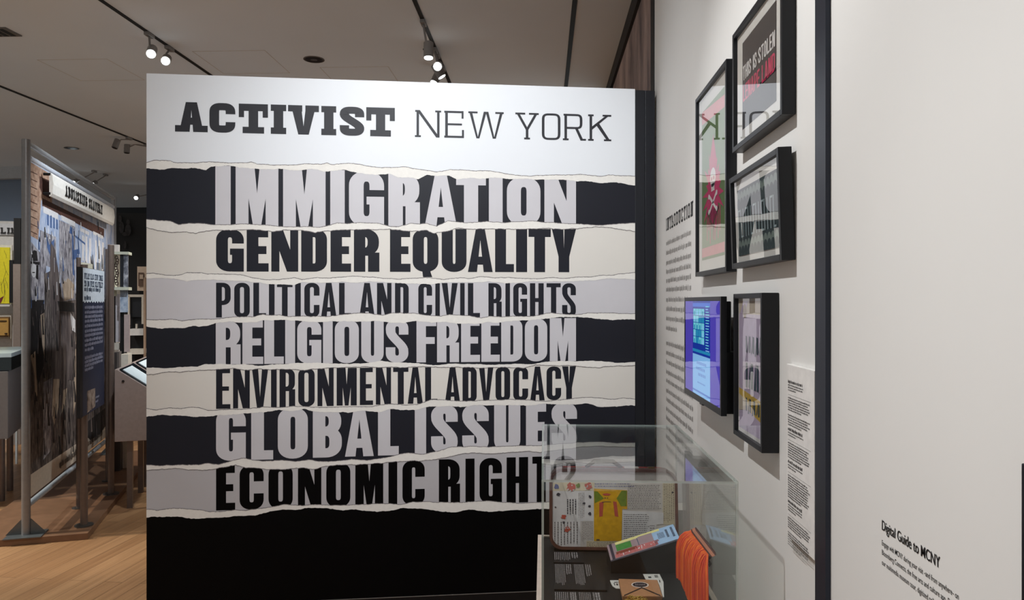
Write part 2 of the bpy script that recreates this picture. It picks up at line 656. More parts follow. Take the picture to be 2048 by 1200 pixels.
        G += pen([(xl, h * .7)] + list(reversed(tl())) + list(reversed(tr())) + [(w * .5, h * .42), (w * .5, h * .25)], s, t)
        G.append(rect(w / 2 - s / 2, 0, w / 2 + s / 2, t))
    return G


RELW = {'I': 0.42, 'M': 1.35, 'W': 1.5, 'L': 0.85, 'E': 0.88, 'F': 0.85, ' ': 0.5, 'T': 0.95, 'A': 1.08, 'V': 1.05}


def fit_line(txt, width, gap):
    """left and right of every letter of a line set to a given width"""
    tot = sum(RELW.get(c, 1.0) for c in txt)
    k = (width - gap * (len(txt) - 1)) / tot
    out, x = [], 0.0
    for c in txt:
        w = RELW.get(c, 1.0) * k
        if c != ' ':
            out.append((c, x, x + w))
        x += w + gap
    return out


def letters(mb, pl, layout, y0, y1, s, t, off, slab=False, mi=0, x_off=0.0, sq=2.3):
    """set letters in surface coordinates (metres)"""
    for c, a, b in layout:
        for k, g in enumerate(glyph(c, b - a, y1 - y0, s, t, slab, sq)):
            ar = sum(g[i][0] * g[(i + 1) % len(g)][1] - g[(i + 1) % len(g)][0] * g[i][1] for i in range(len(g)))
            if ar < 0:
                g = g[::-1]
            o_ = off + min(k, 60) * 1.1e-5
            mb.poly([pl.w(x_off + a + x, y0 + y, o_) for x, y in g], mi)


def typed(mb, pl, txt, x0, y0, cap, width, off, bold=0.0, mi=0):
    """a line in the built-in face, set to a cap height and a width"""
    cu = bpy.data.curves.new('line', 'FONT')
    cu.body = txt
    cu.offset = bold
    ob = bpy.data.objects.new('line', cu)
    C.objects.link(ob)
    dg = bpy.context.evaluated_depsgraph_get()
    me = bpy.data.meshes.new_from_object(ob.evaluated_get(dg))
    xs = [v.co.x for v in me.vertices]
    x_min, x_max = min(xs), max(xs)
    sx = width / (x_max - x_min)
    sy = cap / 0.70
    i = len(mb.v)
    mb.v += [pl.w(x0 + (v.co.x - x_min) * sx, y0 + v.co.y * sy, off) for v in me.vertices]
    for p in me.polygons:
        mb.f.append([i + k for k in p.vertices])
        mb.m.append(mi)
    bpy.data.objects.remove(ob)
    bpy.data.curves.remove(cu)
    bpy.data.meshes.remove(me)


def greek(mb, pl, x0, y0, width, pitch, n, xh, off, seed, mi=0, last=0.6, fill=0.97, thick=0.55, axis=0):
    """n lines of unreadably small print: word-length runs of tiny letter strokes.
    axis 0: lines run along +x and stack downwards, axis 1: lines run along -y and stack to the right"""
    rg = random.Random(seed)
    for k in range(n):
        wd = width * (last if k == n - 1 else fill - rg.random() * 0.12)
        x = 0.0
        while x < wd:
            ln = xh * rg.uniform(1.2, 5.0)
            e = min(x + ln, wd)
            q = x
            while q < e - xh * 0.2:
                lw = xh * rg.uniform(0.25, 0.55)
                hh = xh * (1.35 if rg.random() < 0.25 else 1.0) * thick / 0.55
                lo = -xh * 0.3 if rg.random() < 0.12 else 0
                y = -k * pitch
                r = [(q, y + lo), (min(q + lw, e), y + lo), (min(q + lw, e), y + hh), (q, y + hh)]
                if axis:
                    r = [(-b, -a) for a, b in r]
                mb.poly([pl.w(x0 + a, y0 + b, off) for a, b in r], mi)
                q += lw + xh * 0.14
            x = e + xh * 0.55


# ================================================================== the setting
XW = 0.61          # right wall
ZC = 3.65          # ceiling
M_wall = mat('white_wall_paint', (228, 225, 221), 0.75, var=0.012, scale=3, bump=0.05)
M_ceil = mat('ceiling_paint', (219, 222, 225), 0.85, var=0.03, scale=0.7)
M_black = mat('black_paint', (10, 10, 12), 0.55)
M_navy = mat('navy_black_laminate', (17, 19, 27), 0.45)
M_steel = mat('brushed_steel', (120, 116, 112), 0.38, 0.85)
M_white_metal = mat('white_enamel', (205, 202, 198), 0.4)

fl = MB(); fl.box((-13, -2.5, -0.1), (XW + 0.15, 18, 0)); struct(fl.build('floor', wood_floor()))
ce = MB(); ce.box((-13, -2.5, ZC), (XW + 0.15, 18, ZC + 0.12)); struct(ce.build('ceiling', M_ceil))
# right wall: white up to just behind the title panel, then a dark printed stretch
Y_END = (at(1309, 604, 4.12)).y
wr = MB(); wr.box((XW, -2.5, 0), (XW + 0.14, Y_END, ZC)); struct(wr.build('wall_right', M_wall))
M_mural_wood = streaked('weathered_board_print', (96, 86, 88), (168, 146, 138), (212, 186, 176), (9, 3.0, 0.9))
wm = MB(); wm.box((XW + 0.01, Y_END, 0), (XW + 0.14, 7.3, ZC)); struct(wm.build('wall_right_far', M_mural_wood))
tr_ = MB(); tr_.box((XW - 0.005, Y_END, 0), (XW + 0.01, Y_END + 0.12, ZC)); struct(tr_.build('trim_1', M_black))
tr_ = MB(); tr_.box((XW - 0.012, Y_END, ZC - 0.13), (XW + 0.01, 7.3, ZC)); struct(tr_.build('trim_2', M_black))
tr_ = MB(); tr_.box((XW - 0.02, 6.72, 0), (XW + 0.01, 6.86, ZC - 0.13)); struct(tr_.build('trim_7', M_black))
wb = MB(); wb.box((-13, 15.9, 0), (XW + 0.15, 16.05, ZC)); struct(wb.build('wall_back', mat('black_back_wall', (9, 9, 11), 0.6)))
M_bluewall = mat('blue_grey_wall', (120, 130, 145), 0.8, var=0.03, scale=1)
wl = MB(); p = at(-260, 604, 11.9); q = at(44, 604, 11.7); wl.obox((p.x, p.y, 0), (q.x - p.x, q.y - p.y, 0), (0, 0.15, 0), (0, 0, ZC)); struct(wl.build('wall_left', M_bluewall))
# pale soffit beam above the far left wall, with a dark reveal under it
p = at(-260, 604, 11.7); q = at(60, 604, 11.3)
sf = MB(); sf.obox((p.x, p.y, 3.47), (q.x - p.x, q.y - p.y, 0), (0, 0.1, 0), (0, 0, ZC - 3.47)); struct(sf.build('trim_8', mat('soffit_paint', (170, 168, 168), 0.8)))
# dark flat steel bar between the two stretches of the right wall
bar = MB(); X1 = XW - 0.011
ya = on_plane(1630, 604, Vector((X1, 0, 0)), Vector((1, 0, 0))).y; yb_ = on_plane(1651, 604, Vector((X1, 0, 0)), Vector((1, 0, 0))).y
bar.box((X1, yb_, 0), (XW + 0.005, ya, ZC)); struct(bar.build('trim_3', mat('dark_steel_bar', (38, 42, 54), 0.35, 0.3)))

# recessed black track slots in the ceiling (plain dark channels set flush)
XT = [-0.875, -3.0, -5.15, 0.213]
for k, (x, wd) in enumerate(zip(XT, (0.030, 0.030, 0.036, 0.034))):
    s_ = MB()
    y1 = 15.8 if k != 3 else 10.5
    s_.box((x - wd / 2, 1.0, ZC - 0.006), (x + wd / 2, y1, ZC + 0.01))
    o = struct(s_.build('trim_%d' % (k + 9), mat('track_slot_black', (14, 11, 11), 0.6)))
# faint access hatches in the ceiling plaster
for k, (hx, hy) in enumerate(((75, 120), (385, 103), (640, 135))):
    c0 = on_z(hx, hy, ZC - 0.001)
    s_ = MB()
    L = 0.6
    for (a, b) in (((0, 0), (0, L)), ((L, 0), (L, L)), ((0, 0), (L, 0)), ((0, L), (L, L))):
        s_.box((c0.x + a[0] - 0.003, c0.y + a[1] - 0.003, ZC - 0.0015), (c0.x + b[0] + 0.003, c0.y + b[1] + 0.003, ZC + 0.002))
    struct(s_.build('trim_%d' % (k + 14), mat('hatch_gap', (196, 188, 181), 0.8)))

# ================================================================== title panel
PL = on_z(293, 1215, 0.08)
PR = on_z(1270, 1173, 0.08)
ex = (PR - PL).normalized()
PAN = Pl(Vector((PL.x, PL.y, 0)), ex, UP)
PW = (PR - PL).length
PTOP = 2.738
back = -PAN.n
M_print_white = mat('print_white', (228, 230, 234), 0.55, spec=0.25, var=0.01, scale=2)
M_print_cream = mat('print_cream', (222, 217, 210), 0.55, spec=0.25, var=0.012, scale=2)
M_print_grey = mat('print_grey', (186, 183, 186), 0.55, spec=0.25, var=0.02, scale=6)
M_print_lgrey = mat('print_light_grey', (203, 200, 204), 0.55, spec=0.25, var=0.02, scale=6)
M_print_ink = mat('print_navy_ink', (27, 28, 37), 0.5, spec=0.25, var=0.1, scale=3)
M_print_black = mat('print_black', (4, 4, 5), 0.5, spec=0.1, var=0.1, scale=3)
M_title_ink = mat('title_charcoal_ink', (46, 46, 51), 0.5, spec=0.25)
M_torn = mat('torn_paper_white', (234, 230, 224), 0.6, spec=0.2, var=0.03, scale=60)
M_edge = mat('torn_edge_grey', (128, 122, 122), 0.6, spec=0.2, var=0.2, scale=60)

panel = thing('title_panel', 'white freestanding title wall panel with torn paper stripes of black and white words', 'exhibit panel', (PL + PR) / 2 - Vector((0, 0, 0.08)))
b = MB()
b.obox(PAN.w(0, 0.02, -0.0005), PAN.ex * PW, back * 0.11, UP * (PTOP - 0.02))
b.build('board', M_print_white, panel)
b = MB(); b.obox(PAN.w(0, 0, 0.002), PAN.ex * PW, back * 0.11, UP * 0.076); b.build('plinth', M_black, panel)
b = MB(); b.obox(PAN.w(0, 0.077, 0.004), PAN.ex * PW, back * 0.01, UP * 0.003); b.build('trim_line', mat('panel_line_metal', (150, 148, 145), 0.4, 0.5), panel)

Z1, Z3, Z5 = (290, 140), (290, 430), (290, 720)
Z2, Z4, Z6 = (780, 140), (780, 430), (780, 720)
SC = 3.53


def zz(o, pts):
    return [(o[0] + x / SC, o[1] + y / SC) for x, y in pts]


STR = [  # upper edge, lower edge, which edges carry the thin grey line
 (zz(Z1, [(10,655),(60,637),(180,640),(215,655),(380,655),(470,648),(620,655),(750,650),(790,662),(950,672),(1060,668),(1150,662),(1240,668),(1285,655),(1320,668),(1440,655),(1510,660),(1580,680),(1640,685)]) +
  zz(Z2, [(0,685),(90,682),(200,700),(330,718),(430,700),(520,705),(610,715),(700,712),(780,725),(900,745),(1000,748),(1080,740),(1250,738),(1340,735),(1500,748),(1540,740),(1730,748)]),
  zz(Z1, [(10,690),(60,700),(130,705),(190,692),(270,697),(350,692),(430,710),(470,685),(500,680),(600,675),(700,690),(850,705),(950,700),(1100,710),(1180,700),(1280,722),(1400,705),(1480,725),(1560,735),(1640,742)]) +
  zz(Z2, [(0,735),(60,760),(130,755),(200,770),(260,745),(330,750),(420,745),(470,775),(560,765),(640,770),(740,760),(850,770),(950,765),(1070,775),(1200,775),(1300,782),(1400,785),(1480,800),(1560,795),(1630,795),(1690,815),(1730,818)]), 'u'),
 (zz(Z1, [(10,1055),(90,1060),(180,1065),(240,1090),(330,1080),(420,1082),(500,1090),(600,1088),(720,1085),(850,1092),(950,1105),(1050,1108),(1150,1105),(1220,1110),(1300,1095),(1360,1078),(1420,1085),(1500,1075),(1560,1080),(1650,1080)]) +
  zz(Z2, [(0,1100),(60,1105),(150,1080),(210,1085),(260,1080),(330,1100),(410,1065),(520,1075),(680,1070),(800,1075),(900,1070),(1000,1065),(1080,1072),(1200,1078),(1310,1085),(1450,1095),(1580,1085),(1730,1080)]),
  zz(Z1, [(10,1115),(80,1128),(190,1145),(280,1140),(360,1152),(430,1138),(500,1130),(640,1130),(790,1125),(900,1140),(1000,1125),(1100,1130),(1200,1150),(1280,1135),(1400,1128),(1500,1125),(1640,1125)]) +
  zz(Z2, [(0,1125),(60,1130),(150,1135),(260,1130),(310,1150),(390,1140),(480,1108),(560,1120),(620,1118),(900,1120),(1100,1120),(1300,1120),(1450,1110),(1560,1115),(1650,1130),(1730,1142)]), 'ul'),
 (zz(Z3, [(15,410),(70,410),(150,425),(240,425),(300,405),(400,408),(440,418),(560,415),(680,418),(760,440),(870,455),(960,450),(1020,445),(1060,440),(1110,455),(1220,440),(1290,442),(1370,435),(1500,432),(1650,440)]) +
  zz(Z4, [(0,445),(60,455),(130,445),(250,442),(380,455),(500,440),(580,445),(640,432),(740,440),(840,440),(930,448),(1050,450),(1150,440),(1220,448),(1310,440),(1420,435),(1490,425),(1560,425),(1650,412),(1730,405)]),
  zz(Z3, [(15,450),(120,445),(230,455),(300,468),(390,458),(500,460),(620,465),(740,470),(820,478),(870,490),(960,490),(1060,495),(1110,475),(1200,482),(1300,475),(1400,470),(1500,475),(1640,472)]) +
  zz(Z4, [(0,478),(200,485),(290,490),(400,475),(560,475),(700,470),(850,480),(1000,468),(1120,470),(1280,470),(1350,465),(1450,460),(1560,450),(1730,452)]), 'u'),
 (zz(Z3, [(15,738),(120,740),(190,735),(260,748),(340,735),(460,735),(570,725),(650,715),(780,715),(830,700),(880,708),(950,705),(1010,715),(1100,712),(1300,715),(1420,700),(1500,690),(1600,695),(1680,705)]) +
  zz(Z4, [(0,690),(170,690),(230,705),(360,715),(420,700),(560,710),(640,725),(700,715),(790,718),(900,710),(1000,715),(1130,690),(1230,698),(1310,700),(1400,690),(1550,690),(1730,695)]),
  zz(Z3, [(15,790),(120,800),(200,795),(280,795),(340,785),(380,790),(470,775),(500,765),(600,755),(660,760),(780,755),(830,740),(900,745),(1000,740),(1060,745),(1150,755),(1260,755),(1400,750),(1500,755),(1620,748)]) +
  zz(Z4, [(0,755),(100,765),(180,752),(300,760),(400,755),(450,765),(600,770),(700,755),(760,765),(900,745),(1060,735),(1150,728),(1300,720),(1400,722),(1470,730),(1560,742),(1640,735),(1730,742)]), 'u'),
 (zz(Z3, [(15,1080),(150,1080),(250,1075),(370,1070),(420,1050),(500,1052),(620,1058),(700,1050),(800,1065),(900,1055),(990,1055),(1070,1045),(1200,1045),(1330,1050),(1440,1050),(1560,1045),(1660,1030)]) +
  zz(Z4, [(0,1040),(80,1040),(180,1045),(300,1060),(420,1050),(600,1055),(760,1058),(900,1050),(1000,1055),(1100,1035),(1250,1030),(1310,1032),(1430,1028),(1520,1035),(1600,1045),(1730,1035)]),
  zz(Z3, [(15,1122),(60,1125),(130,1110),(270,1105),(380,1095),(500,1092),(620,1082),(700,1095),(800,1085),(900,1090),(1000,1085),(1100,1095),(1250,1085),(1320,1078),(1440,1075),(1560,1070),(1650,1075)]) +
  zz(Z4, [(0,1070),(100,1075),(250,1070),(400,1075),(500,1072),(650,1078),(800,1075),(950,1075),(1030,1055),(1150,1062),(1310,1065),(1360,1070),(1480,1080),(1520,1065),(1730,1060)]), 'l'),
 (zz(Z5, [(20,340),(80,352),(180,335),(260,340),(330,332),(380,335),(450,355),(500,350),(600,345),(720,345),(830,330),(950,335),(1060,325),(1250,330),(1420,328),(1600,325)]) +
  zz(Z6, [(0,310),(100,315),(200,310),(290,278),(420,285),(500,290),(640,285),(800,280),(950,278),(1100,290),(1170,280),(1310,268),(1420,260),(1490,265),(1560,275),(1650,265),(1730,275)]),
  zz(Z5, [(20,400),(120,388),(220,390),(280,395),(370,400),(450,398),(500,390),(560,388),(640,385),(720,378),(830,370),(950,350),(1040,360),(1120,345),(1180,360),(1300,365),(1440,370),(1560,360),(1650,370)]) +
  zz(Z6, [(0,345),(120,355),(180,350),(260,330),(400,328),(500,332),(600,318),(730,318),(850,315),(1000,318),(1100,310),(1200,315),(1310,312),(1400,310),(1470,330),(1560,330),(1660,322),(1730,325)]), 'u'),
 (zz(Z5, [(20,738),(120,745),(250,740),(380,740),(450,725),(520,735),(600,715),(680,692),(770,705),(840,715),(950,705),(1060,712),(1150,700),(1260,715),(1340,712),(1460,700),(1560,705),(1650,695)]) +
  zz(Z6, [(0,680),(80,660),(130,652),(230,665),(330,645),(420,618),(500,610),(580,608),(700,615),(800,605),(950,602),(1060,605),(1200,590),(1350,580),(1500,575),(1600,585),(1730,580)]),
  zz(Z5, [(20,775),(120,768),(220,765),(330,770),(420,775),(500,770),(560,755),(640,740),(700,755),(780,760),(880,775),(990,770),(1100,760),(1190,770),(1260,750),(1350,735),(1450,738),(1560,735)]) +
  zz(Z6, [(0,720),(130,712),(230,710),(330,700),(430,680),(500,665),(580,655),(700,660),(800,655),(950,645),(1060,650),(1200,635),(1350,610),(1500,605),(1730,615)]), 'ul'),
 (zz(Z5, [(20,1050),(90,1060),(200,1045),(330,1050),(400,1055),(460,1070),(560,1065),(640,1055),(700,1060),(830,1045),(920,1030),(980,1018),(1100,1025),(1200,1018),(1350,1022),(1500,1020),(1640,1012)]) +
  zz(Z6, [(0,1015),(80,1020),(160,1002),(250,1000),(330,1005),(460,1005),(560,998),(680,990),(760,1000),(900,1010),(1060,1000),(1300,1000),(1730,1000)]),
  zz(Z5, [(20,1112),(100,1105),(220,1102),(330,1120),(450,1118),(540,1112),(640,1100),(780,1095),(880,1070),(960,1055),(1080,1055),(1180,1045),(1290,1050),(1380,1062),(1480,1058),(1640,1068)]) +
  zz(Z6, [(0,1065),(90,1045),(250,1050),(350,1070),(460,1072),(560,1055),(700,1070),(800,1065),(920,1058),(1060,1050),(1300,1050),(1730,1050)]), 'u'),
]


def sampler(pts, amp, seed):
    """surface height of a torn edge along the panel: measured line plus fine fibre noise"""
    ab = sorted(PAN.px(x, y) for x, y in pts)
    rg = random.Random(seed)
    N = 700
    no = [0.0] * (N + 1)
    for step, k in ((28, 0.9), (9, 0.8), (3, 0.6), (1, 0.25)):
        kn = [rg.uniform(-1, 1) for _ in range(N // step + 3)]
        for i in range(N + 1):
            u = i / step
            j = int(u)
            no[i] += k * amp * (kn[j] * (1 - (u - j)) + kn[j + 1] * (u - j))
    def f(i):
        a = PW * i / N
        if a <= ab[0][0]:
            y = ab[0][1]
        elif a >= ab[-1][0]:
            y = ab[-1][1]
        else:
            for k in range(len(ab) - 1):
                if ab[k][0] <= a <= ab[k + 1][0]:
                    d = ab[k + 1][0] - ab[k][0]
                    u = (a - ab[k][0]) / d if d > 1e-6 else 0
                    y = ab[k][1] * (1 - u) + ab[k + 1][1] * u
                    break
        return a, y + no[i]
    return [f(i) for i in range(N + 1)]


edges = []
for k, (u_, l_, ln) in enumerate(STR):
    edges.append((sampler(u_, 0.0018, 11 + k), sampler(l_, 0.0024, 51 + k), ln))


def strip(mb, lo, hi, off, mi=0, dlo=0.0, dhi=0.0):
    i = len(mb.v)
    for (a, y), (a2, y2) in zip(lo, hi):
        mb.v.append(PAN.w(a, y + dlo, off))
        mb.v.append(PAN.w(a, y2 + dhi, off))
    for j in range(len(lo) - 1):
        mb.f.append([i + 2 * j, i + 2 * j + 2, i + 2 * j + 3, i + 2 * j + 1])
        mb.m.append(mi)


band_mats = [M_print_ink, M_print_cream, M_print_lgrey, M_print_ink, M_print_cream, M_print_ink, M_print_grey, M_print_black]
mid = [[(a, (y + y2) / 2) for (a, y), (_, y2) in zip(u_, l_)] for u_, l_, _ in edges]
foot = [(a, 0.08) for a, _ in mid[0]]
for k in range(8):
    b = MB()
    strip(b, mid[k + 1] if k < 7 else foot, mid[k], 0.0003)
    b.build('paper_stripe', band_mats[k], panel)
for k, (u_, l_, ln) in enumerate(edges):
    b = MB()
    strip(b, l_, u_, 0.0014)
    o = b.build('torn_paper_edge', M_torn, panel)
    b = MB()
    rg = random.Random(900 + k)
    e2 = []
    for e in ([u_] if 'u' in ln else []) + ([l_] if 'l' in ln else []):
        lo = [(a, y - 0.0018 - 0.0016 * rg.random()) for a, y in e]
        hi = [(a, y + 0.0006) for a, y in e]
        strip(b, lo, hi, 0.0018)
    b.build('torn_edge_line', M_edge, o)


def panel_word(name, lay, yl, yr, s, t, m, off=0.0007, slab=False, sq=2.3):
    """lay: letter, left px, right px; yl / yr: top and bottom rows at the left and right end"""
    mb = MB()
    x0, x1 = lay[0][1], lay[-1][2]
    k = (PAN.px(x1, (yr[0] + yr[1]) / 2)[0] - PAN.px(x0, (yl[0] + yl[1]) / 2)[0]) / (x1 - x0)
    zb = (PAN.px(x0, yl[1])[1], PAN.px(x1, yr[1])[1])
    zt = (PAN.px(x0, yl[0])[1], PAN.px(x1, yr[0])[1])
    for c, a, b_ in lay:
        u = ((a + b_) / 2 - x0) / (x1 - x0)
        y_mid = (yl[0] + yl[1]) / 2 * (1 - u) + (yr[0] + yr[1]) / 2 * u
        A, B = PAN.px(a, y_mid)[0], PAN.px(b_, y_mid)[0]
        y0 = zb[0] * (1 - u) + zb[1] * u
        y1 = zt[0] * (1 - u) + zt[1] * u
        letters(mb, PAN, [(c, A, B)], y0, y1, s * k, t * k, off, slab, 0, 0, sq)
    return mb.build(name, m, panel)


def zx(o, lay):
    return [(c, o[0] + a / SC, o[0] + b_ / SC) for c, a, b_ in lay]


panel_word('title_lettering', zx(Z1, [('A',212,443),('C',455,638),('T',662,868),('I',888,997),('V',1010,1228),('I',1245,1350),('S',1375,1548),('T',1562,1764)]),
           (203.5, 263), (216, 273.5), 19, 14.5, M_title_ink, 0.0006, True, 3.2)
panel_word('title_lettering', zx(Z2, [('N',178,358),('E',383,522),('W',553,803),('Y',885,1050),('O',1072,1203),('R',1225,1383),('K',1400,1562)]),
           (220, 274), (230, 282.5), 5.2, 4.0, M_title_ink, 0.0006, True, 3.2)
panel_word('topic_lettering', zx(Z1, [('I',497,605),('M',640,942),('M',975,1275),('I',1308,1410),('G',1440,1688)]) + [('R', 776.7, 841)] + zx(Z2, [('A',245,472),('T',467,677),('I',698,795),('O',825,1062),('N',1090,1313)]),
           (331, 455), (357.5, 451), 29, 21, M_print_lgrey)
panel_word('topic_lettering', zx(Z3, [('G',502,698),('E',718,873),('N',892,1082),('D',1103,1285),('E',1310,1455),('R',1475,1658)]) + [('E', 780, 821)] + zx(Z4, [('Q',160,342),('U',365,540),('A',550,725),('L',742,875),('I',890,968),('T',978,1135),('Y',1142,1313)]),
           (458, 543), (458, 544.5), 22.5, 16.5, M_print_ink)
panel_word('topic_lettering', zx(Z3, [('P',502,607),('O',630,740),('L',765,855),('I',875,915),('T',932,1042),('I',1060,1100),('C',1125,1232),('A',1243,1352),('L',1370,1455),('A',1513,1622)]) + [('N', 754, 783), ('D', 790, 817.4)] + zx(Z4, [('C',200,297),('I',320,352),('V',365,478),('I',495,527),('L',550,635),('R',695,790),('I',815,847),('G',870,968),('H',988,1085),('T',1105,1205),('S',1215,1312)]),
           (565.5, 635), (566.5, 634), 11, 8.5, M_print_ink)
panel_word('topic_lettering', zx(Z3, [('R',500,678),('E',688,835),('L',842,980),('I',990,1060),('G',1075,1245),('I',1257,1325),('O',1340,1510),('U',1527,1685)]) + [('S', 771.6, 816.8)] + zx(Z4, [('F',187,330),('R',332,490),('E',502,635),('E',645,775),('D',785,935),('O',952,1110),('M',1128,1313)]),
           (641, 728.8), (636, 722), 19, 14.5, M_print_lgrey)
panel_word('topic_lettering', zx(Z5, [('E',502,603),('N',622,740),('V',755,870),('I',890,930),('R',950,1062),('O',1082,1198),('N',1218,1332),('M',1353,1495),('E',1517,1610),('N',1630,1737)]) + zx(Z6, [('T',22,130),('A',125,232),('L',248,335),('A',388,495),('D',512,612),('V',628,730),('O',745,848),('C',870,975),('A',990,1092),('C',1105,1208),('Y',1215,1313)]),
           (737.5, 818), (732.5, 799), 12, 9, M_print_ink)
panel_word('topic_lettering', zx(Z5, [('G',502,712),('L',750,905),('O',938,1150),('B',1185,1390),('A',1412,1615)]) + [('L', 756, 797.5)] + zx(Z6, [('I',175,255),('S',290,478),('S',510,697),('U',735,920),('E',960,1105),('S',1140,1320)]),
           (818, 922.5), (804, 898), 24.5, 18.5, M_print_lgrey)
panel_word('topic_lettering', zx(Z5, [('E',502,637),('C',668,838),('O',872,1043),('N',1080,1245),('O',1280,1450),('M',1485,1682)]) + [('I', 777, 794.5)] + zx(Z6, [('C',88,245),('R',345,497),('I',533,597),('G',632,790),('H',823,975),('T',1005,1130),('S',1155,1310)]),
           (932, 1021), (911, 1002), 19, 14.5, M_print_black)

# dark navy upright that closes the gap between title panel and wall
dk = MB()
w_ = PAN.px(1315, 900)[0] - PW
w1 = PAN.px(1291, 900)[0] - PW
dk.obox(PAN.w(PW + 0.002, 0, -0.004), PAN.ex * (w1 - 0.004), back * 0.10, UP * (PTOP - 0.004))
dk.obox(PAN.w(PW + w1, 0, -0.006), PAN.ex * (w_ - w1 - 0.012), back * 0.10, UP * (PTOP - 0.004))
tag(dk.build('filler_panel', M_navy, None, bevel=0.002), 'tall dark navy upright strip filling the gap between title panel and white wall', 'panel')

# ================================================================== framed posters on the right wall
NX = Vector((-1, 0, 0))                       # the wall faces -X
M_frame = mat('black_frame_lacquer', (7, 9, 16), 0.4, var=0.1)
M_mat = mat('mat_board', (224, 220, 212), 0.7, var=0.01)
M_glaze = glass('picture_glazing', 1.58, double=True)


def wall_plane(X):
    """x runs towards the viewer (left to right in the photo), y up, normal to the room"""
    return Pl((X, 0, 0), (0, -1, 0), (0, 0, 1))


class Framed:
    def __init__(s, label, xf, pl_, pr_, zb, zt, rail=0.016, lean=0.0):
        s.pl = wall_plane(xf)
        s.a0 = s.pl.px(pl_, 604)[0]
        s.a1 = s.pl.px(pr_, 604)[0]
        s.zb, s.zt = zb, zt
        th = XW - xf
        s.root = thing('picture_frame', label, 'framed poster', (XW, -(s.a0 + s.a1) / 2, zb))
        f = MB()
        W = lambda a, b_, o: s.pl.w(a, b_, o)
        for (a, a2, b_, b2) in ((s.a0, s.a0 + rail, zb, zt), (s.a1 - rail, s.a1, zb, zt), (s.a0 + rail, s.a1 - rail, zb, zb + rail), (s.a0 + rail, s.a1 - rail, zt - rail, zt)):
            f.obox(W(a, b_, -th + 0.001), s.pl.ex * (a2 - a), UP * (b2 - b_), s.pl.n * (th - 0.001))
        f.build('frame', M_frame, s.root, bevel=0.0012)
        m = MB()
        m.obox(W(s.a0 + rail * .8, zb + rail * .8, -0.016), s.pl.ex * (s.a1 - s.a0 - 1.6 * rail), UP * (zt - zb - 1.6 * rail), s.pl.n * 0.004)
        m.build('mat_board', M_mat, s.root)
        g = MB()
        g.poly([W(s.a0 + rail * .9, zb + rail * .9, -0.006), W(s.a1 - rail * .9, zb + rail * .9, -0.006), W(s.a1 - rail * .9, zt - rail * .9, -0.006), W(s.a0 + rail * .9, zt - rail * .9, -0.006)])
        g.build('glazing', M_glaze, s.root)
        s.lean = lean
        s.art = MB()
        s.mats = []

    def m(s, mt):
        if mt not in s.mats:
            s.mats.append(mt)
        return s.mats.index(mt)

    def P(s, pts, mt, lay=1):
        """points in shares of the frame's width and height"""
        s.art.poly([s.at(u, v, lay) for u, v in pts], s.m(mt))

    def at(s, u, v, lay=1):
        return s.pl.w(s.a0 + (s.a1 - s.a0) * u, s.zb + (s.zt - s.zb) * v, -0.0119 + 0.0004 * lay)

    def done(s, part='print'):
        s.art.build(part, s.mats, s.root)
        if s.lean:
            pv = Vector((XW, 0, s.zb))
            s.root.rotation_euler = (0, -s.lean, 0)


def blob(cx, cy, rx, ry, n, rg=None, j=0.0):
    out = []
    for k in range(n):
        a = 2 * math.pi * k / n
        r = 1 + (rg.uniform(-j, j) if rg else 0)
        out.append((cx + rx * r * math.cos(a), cy + ry * r * math.sin(a)))
    return out


# tall green poster with pink splash
F1 = Framed('tall black framed green poster with a pink splash, left of the other frames', 0.576, 1390.5, 1452.4, 1.696, 2.368)
g1, pk, pk2, wh = mat('poster_green', (98, 128, 62), 0.6), mat('poster_hot_pink', (206, 28, 96), 0.6), mat('poster_rose', (222, 128, 132), 0.6), mat('poster_white', (236, 232, 226), 0.6)
F1.P(rect(0.14, 0.085, 0.86, 0.90), g1, 1)
F1.P([(0.14, 0.83), (0.86, 0.80), (0.86, 0.86), (0.14, 0.90)], pk2, 2)
F1.P(rect(0.14, 0.10, 0.86, 0.15), pk2, 2)
rg = random.Random(5)
spl = []
for k in range(46):
    a = 2 * math.pi * k / 46
    r = 1.0 if k % 2 else rg.uniform(0.66, 0.86)
    if k % 2 and rg.random() < 0.35:
        r = rg.uniform(1.2, 1.5)
    spl.append((0.52 + 0.24 * r * math.cos(a), 0.43 + 0.19 * r * math.sin(a)))
F1.P(spl, pk, 3)
for k in range(9):                                # drips and runs
    x = 0.32 + k * 0.05
    F1.P(rect(x, 0.24 - 0.08 * rg.random(), x + 0.022, 0.34), pk, 3)
F1.P([(0.40, 0.58), (0.53, 0.72), (0.64, 0.57), (0.6, 0.5), (0.44, 0.5)], pk, 4)
F1.P(blob(0.52, 0.50, 0.085, 0.05, 20), wh, 5)
F1.P(rect(0.47, 0.43, 0.57, 0.47), wh, 5)
F1.P(blob(0.485, 0.495, 0.02, 0.011, 12), pk, 6); F1.P(blob(0.555, 0.495, 0.02, 0.011, 12), pk, 6)
for sgn in (-1, 1):
    F1.P([(0.52 - sgn * 0.12, 0.335), (0.52 - sgn * 0.10, 0.322), (0.52 + sgn * 0.12, 0.405), (0.52 + sgn * 0.10, 0.418)], wh, 5)
    for e in (-1, 1):
        F1.P(blob(0.52 + e * 0.12, 0.37 + e * sgn * 0.04, 0.026, 0.014, 12), wh, 6)
F1.done()

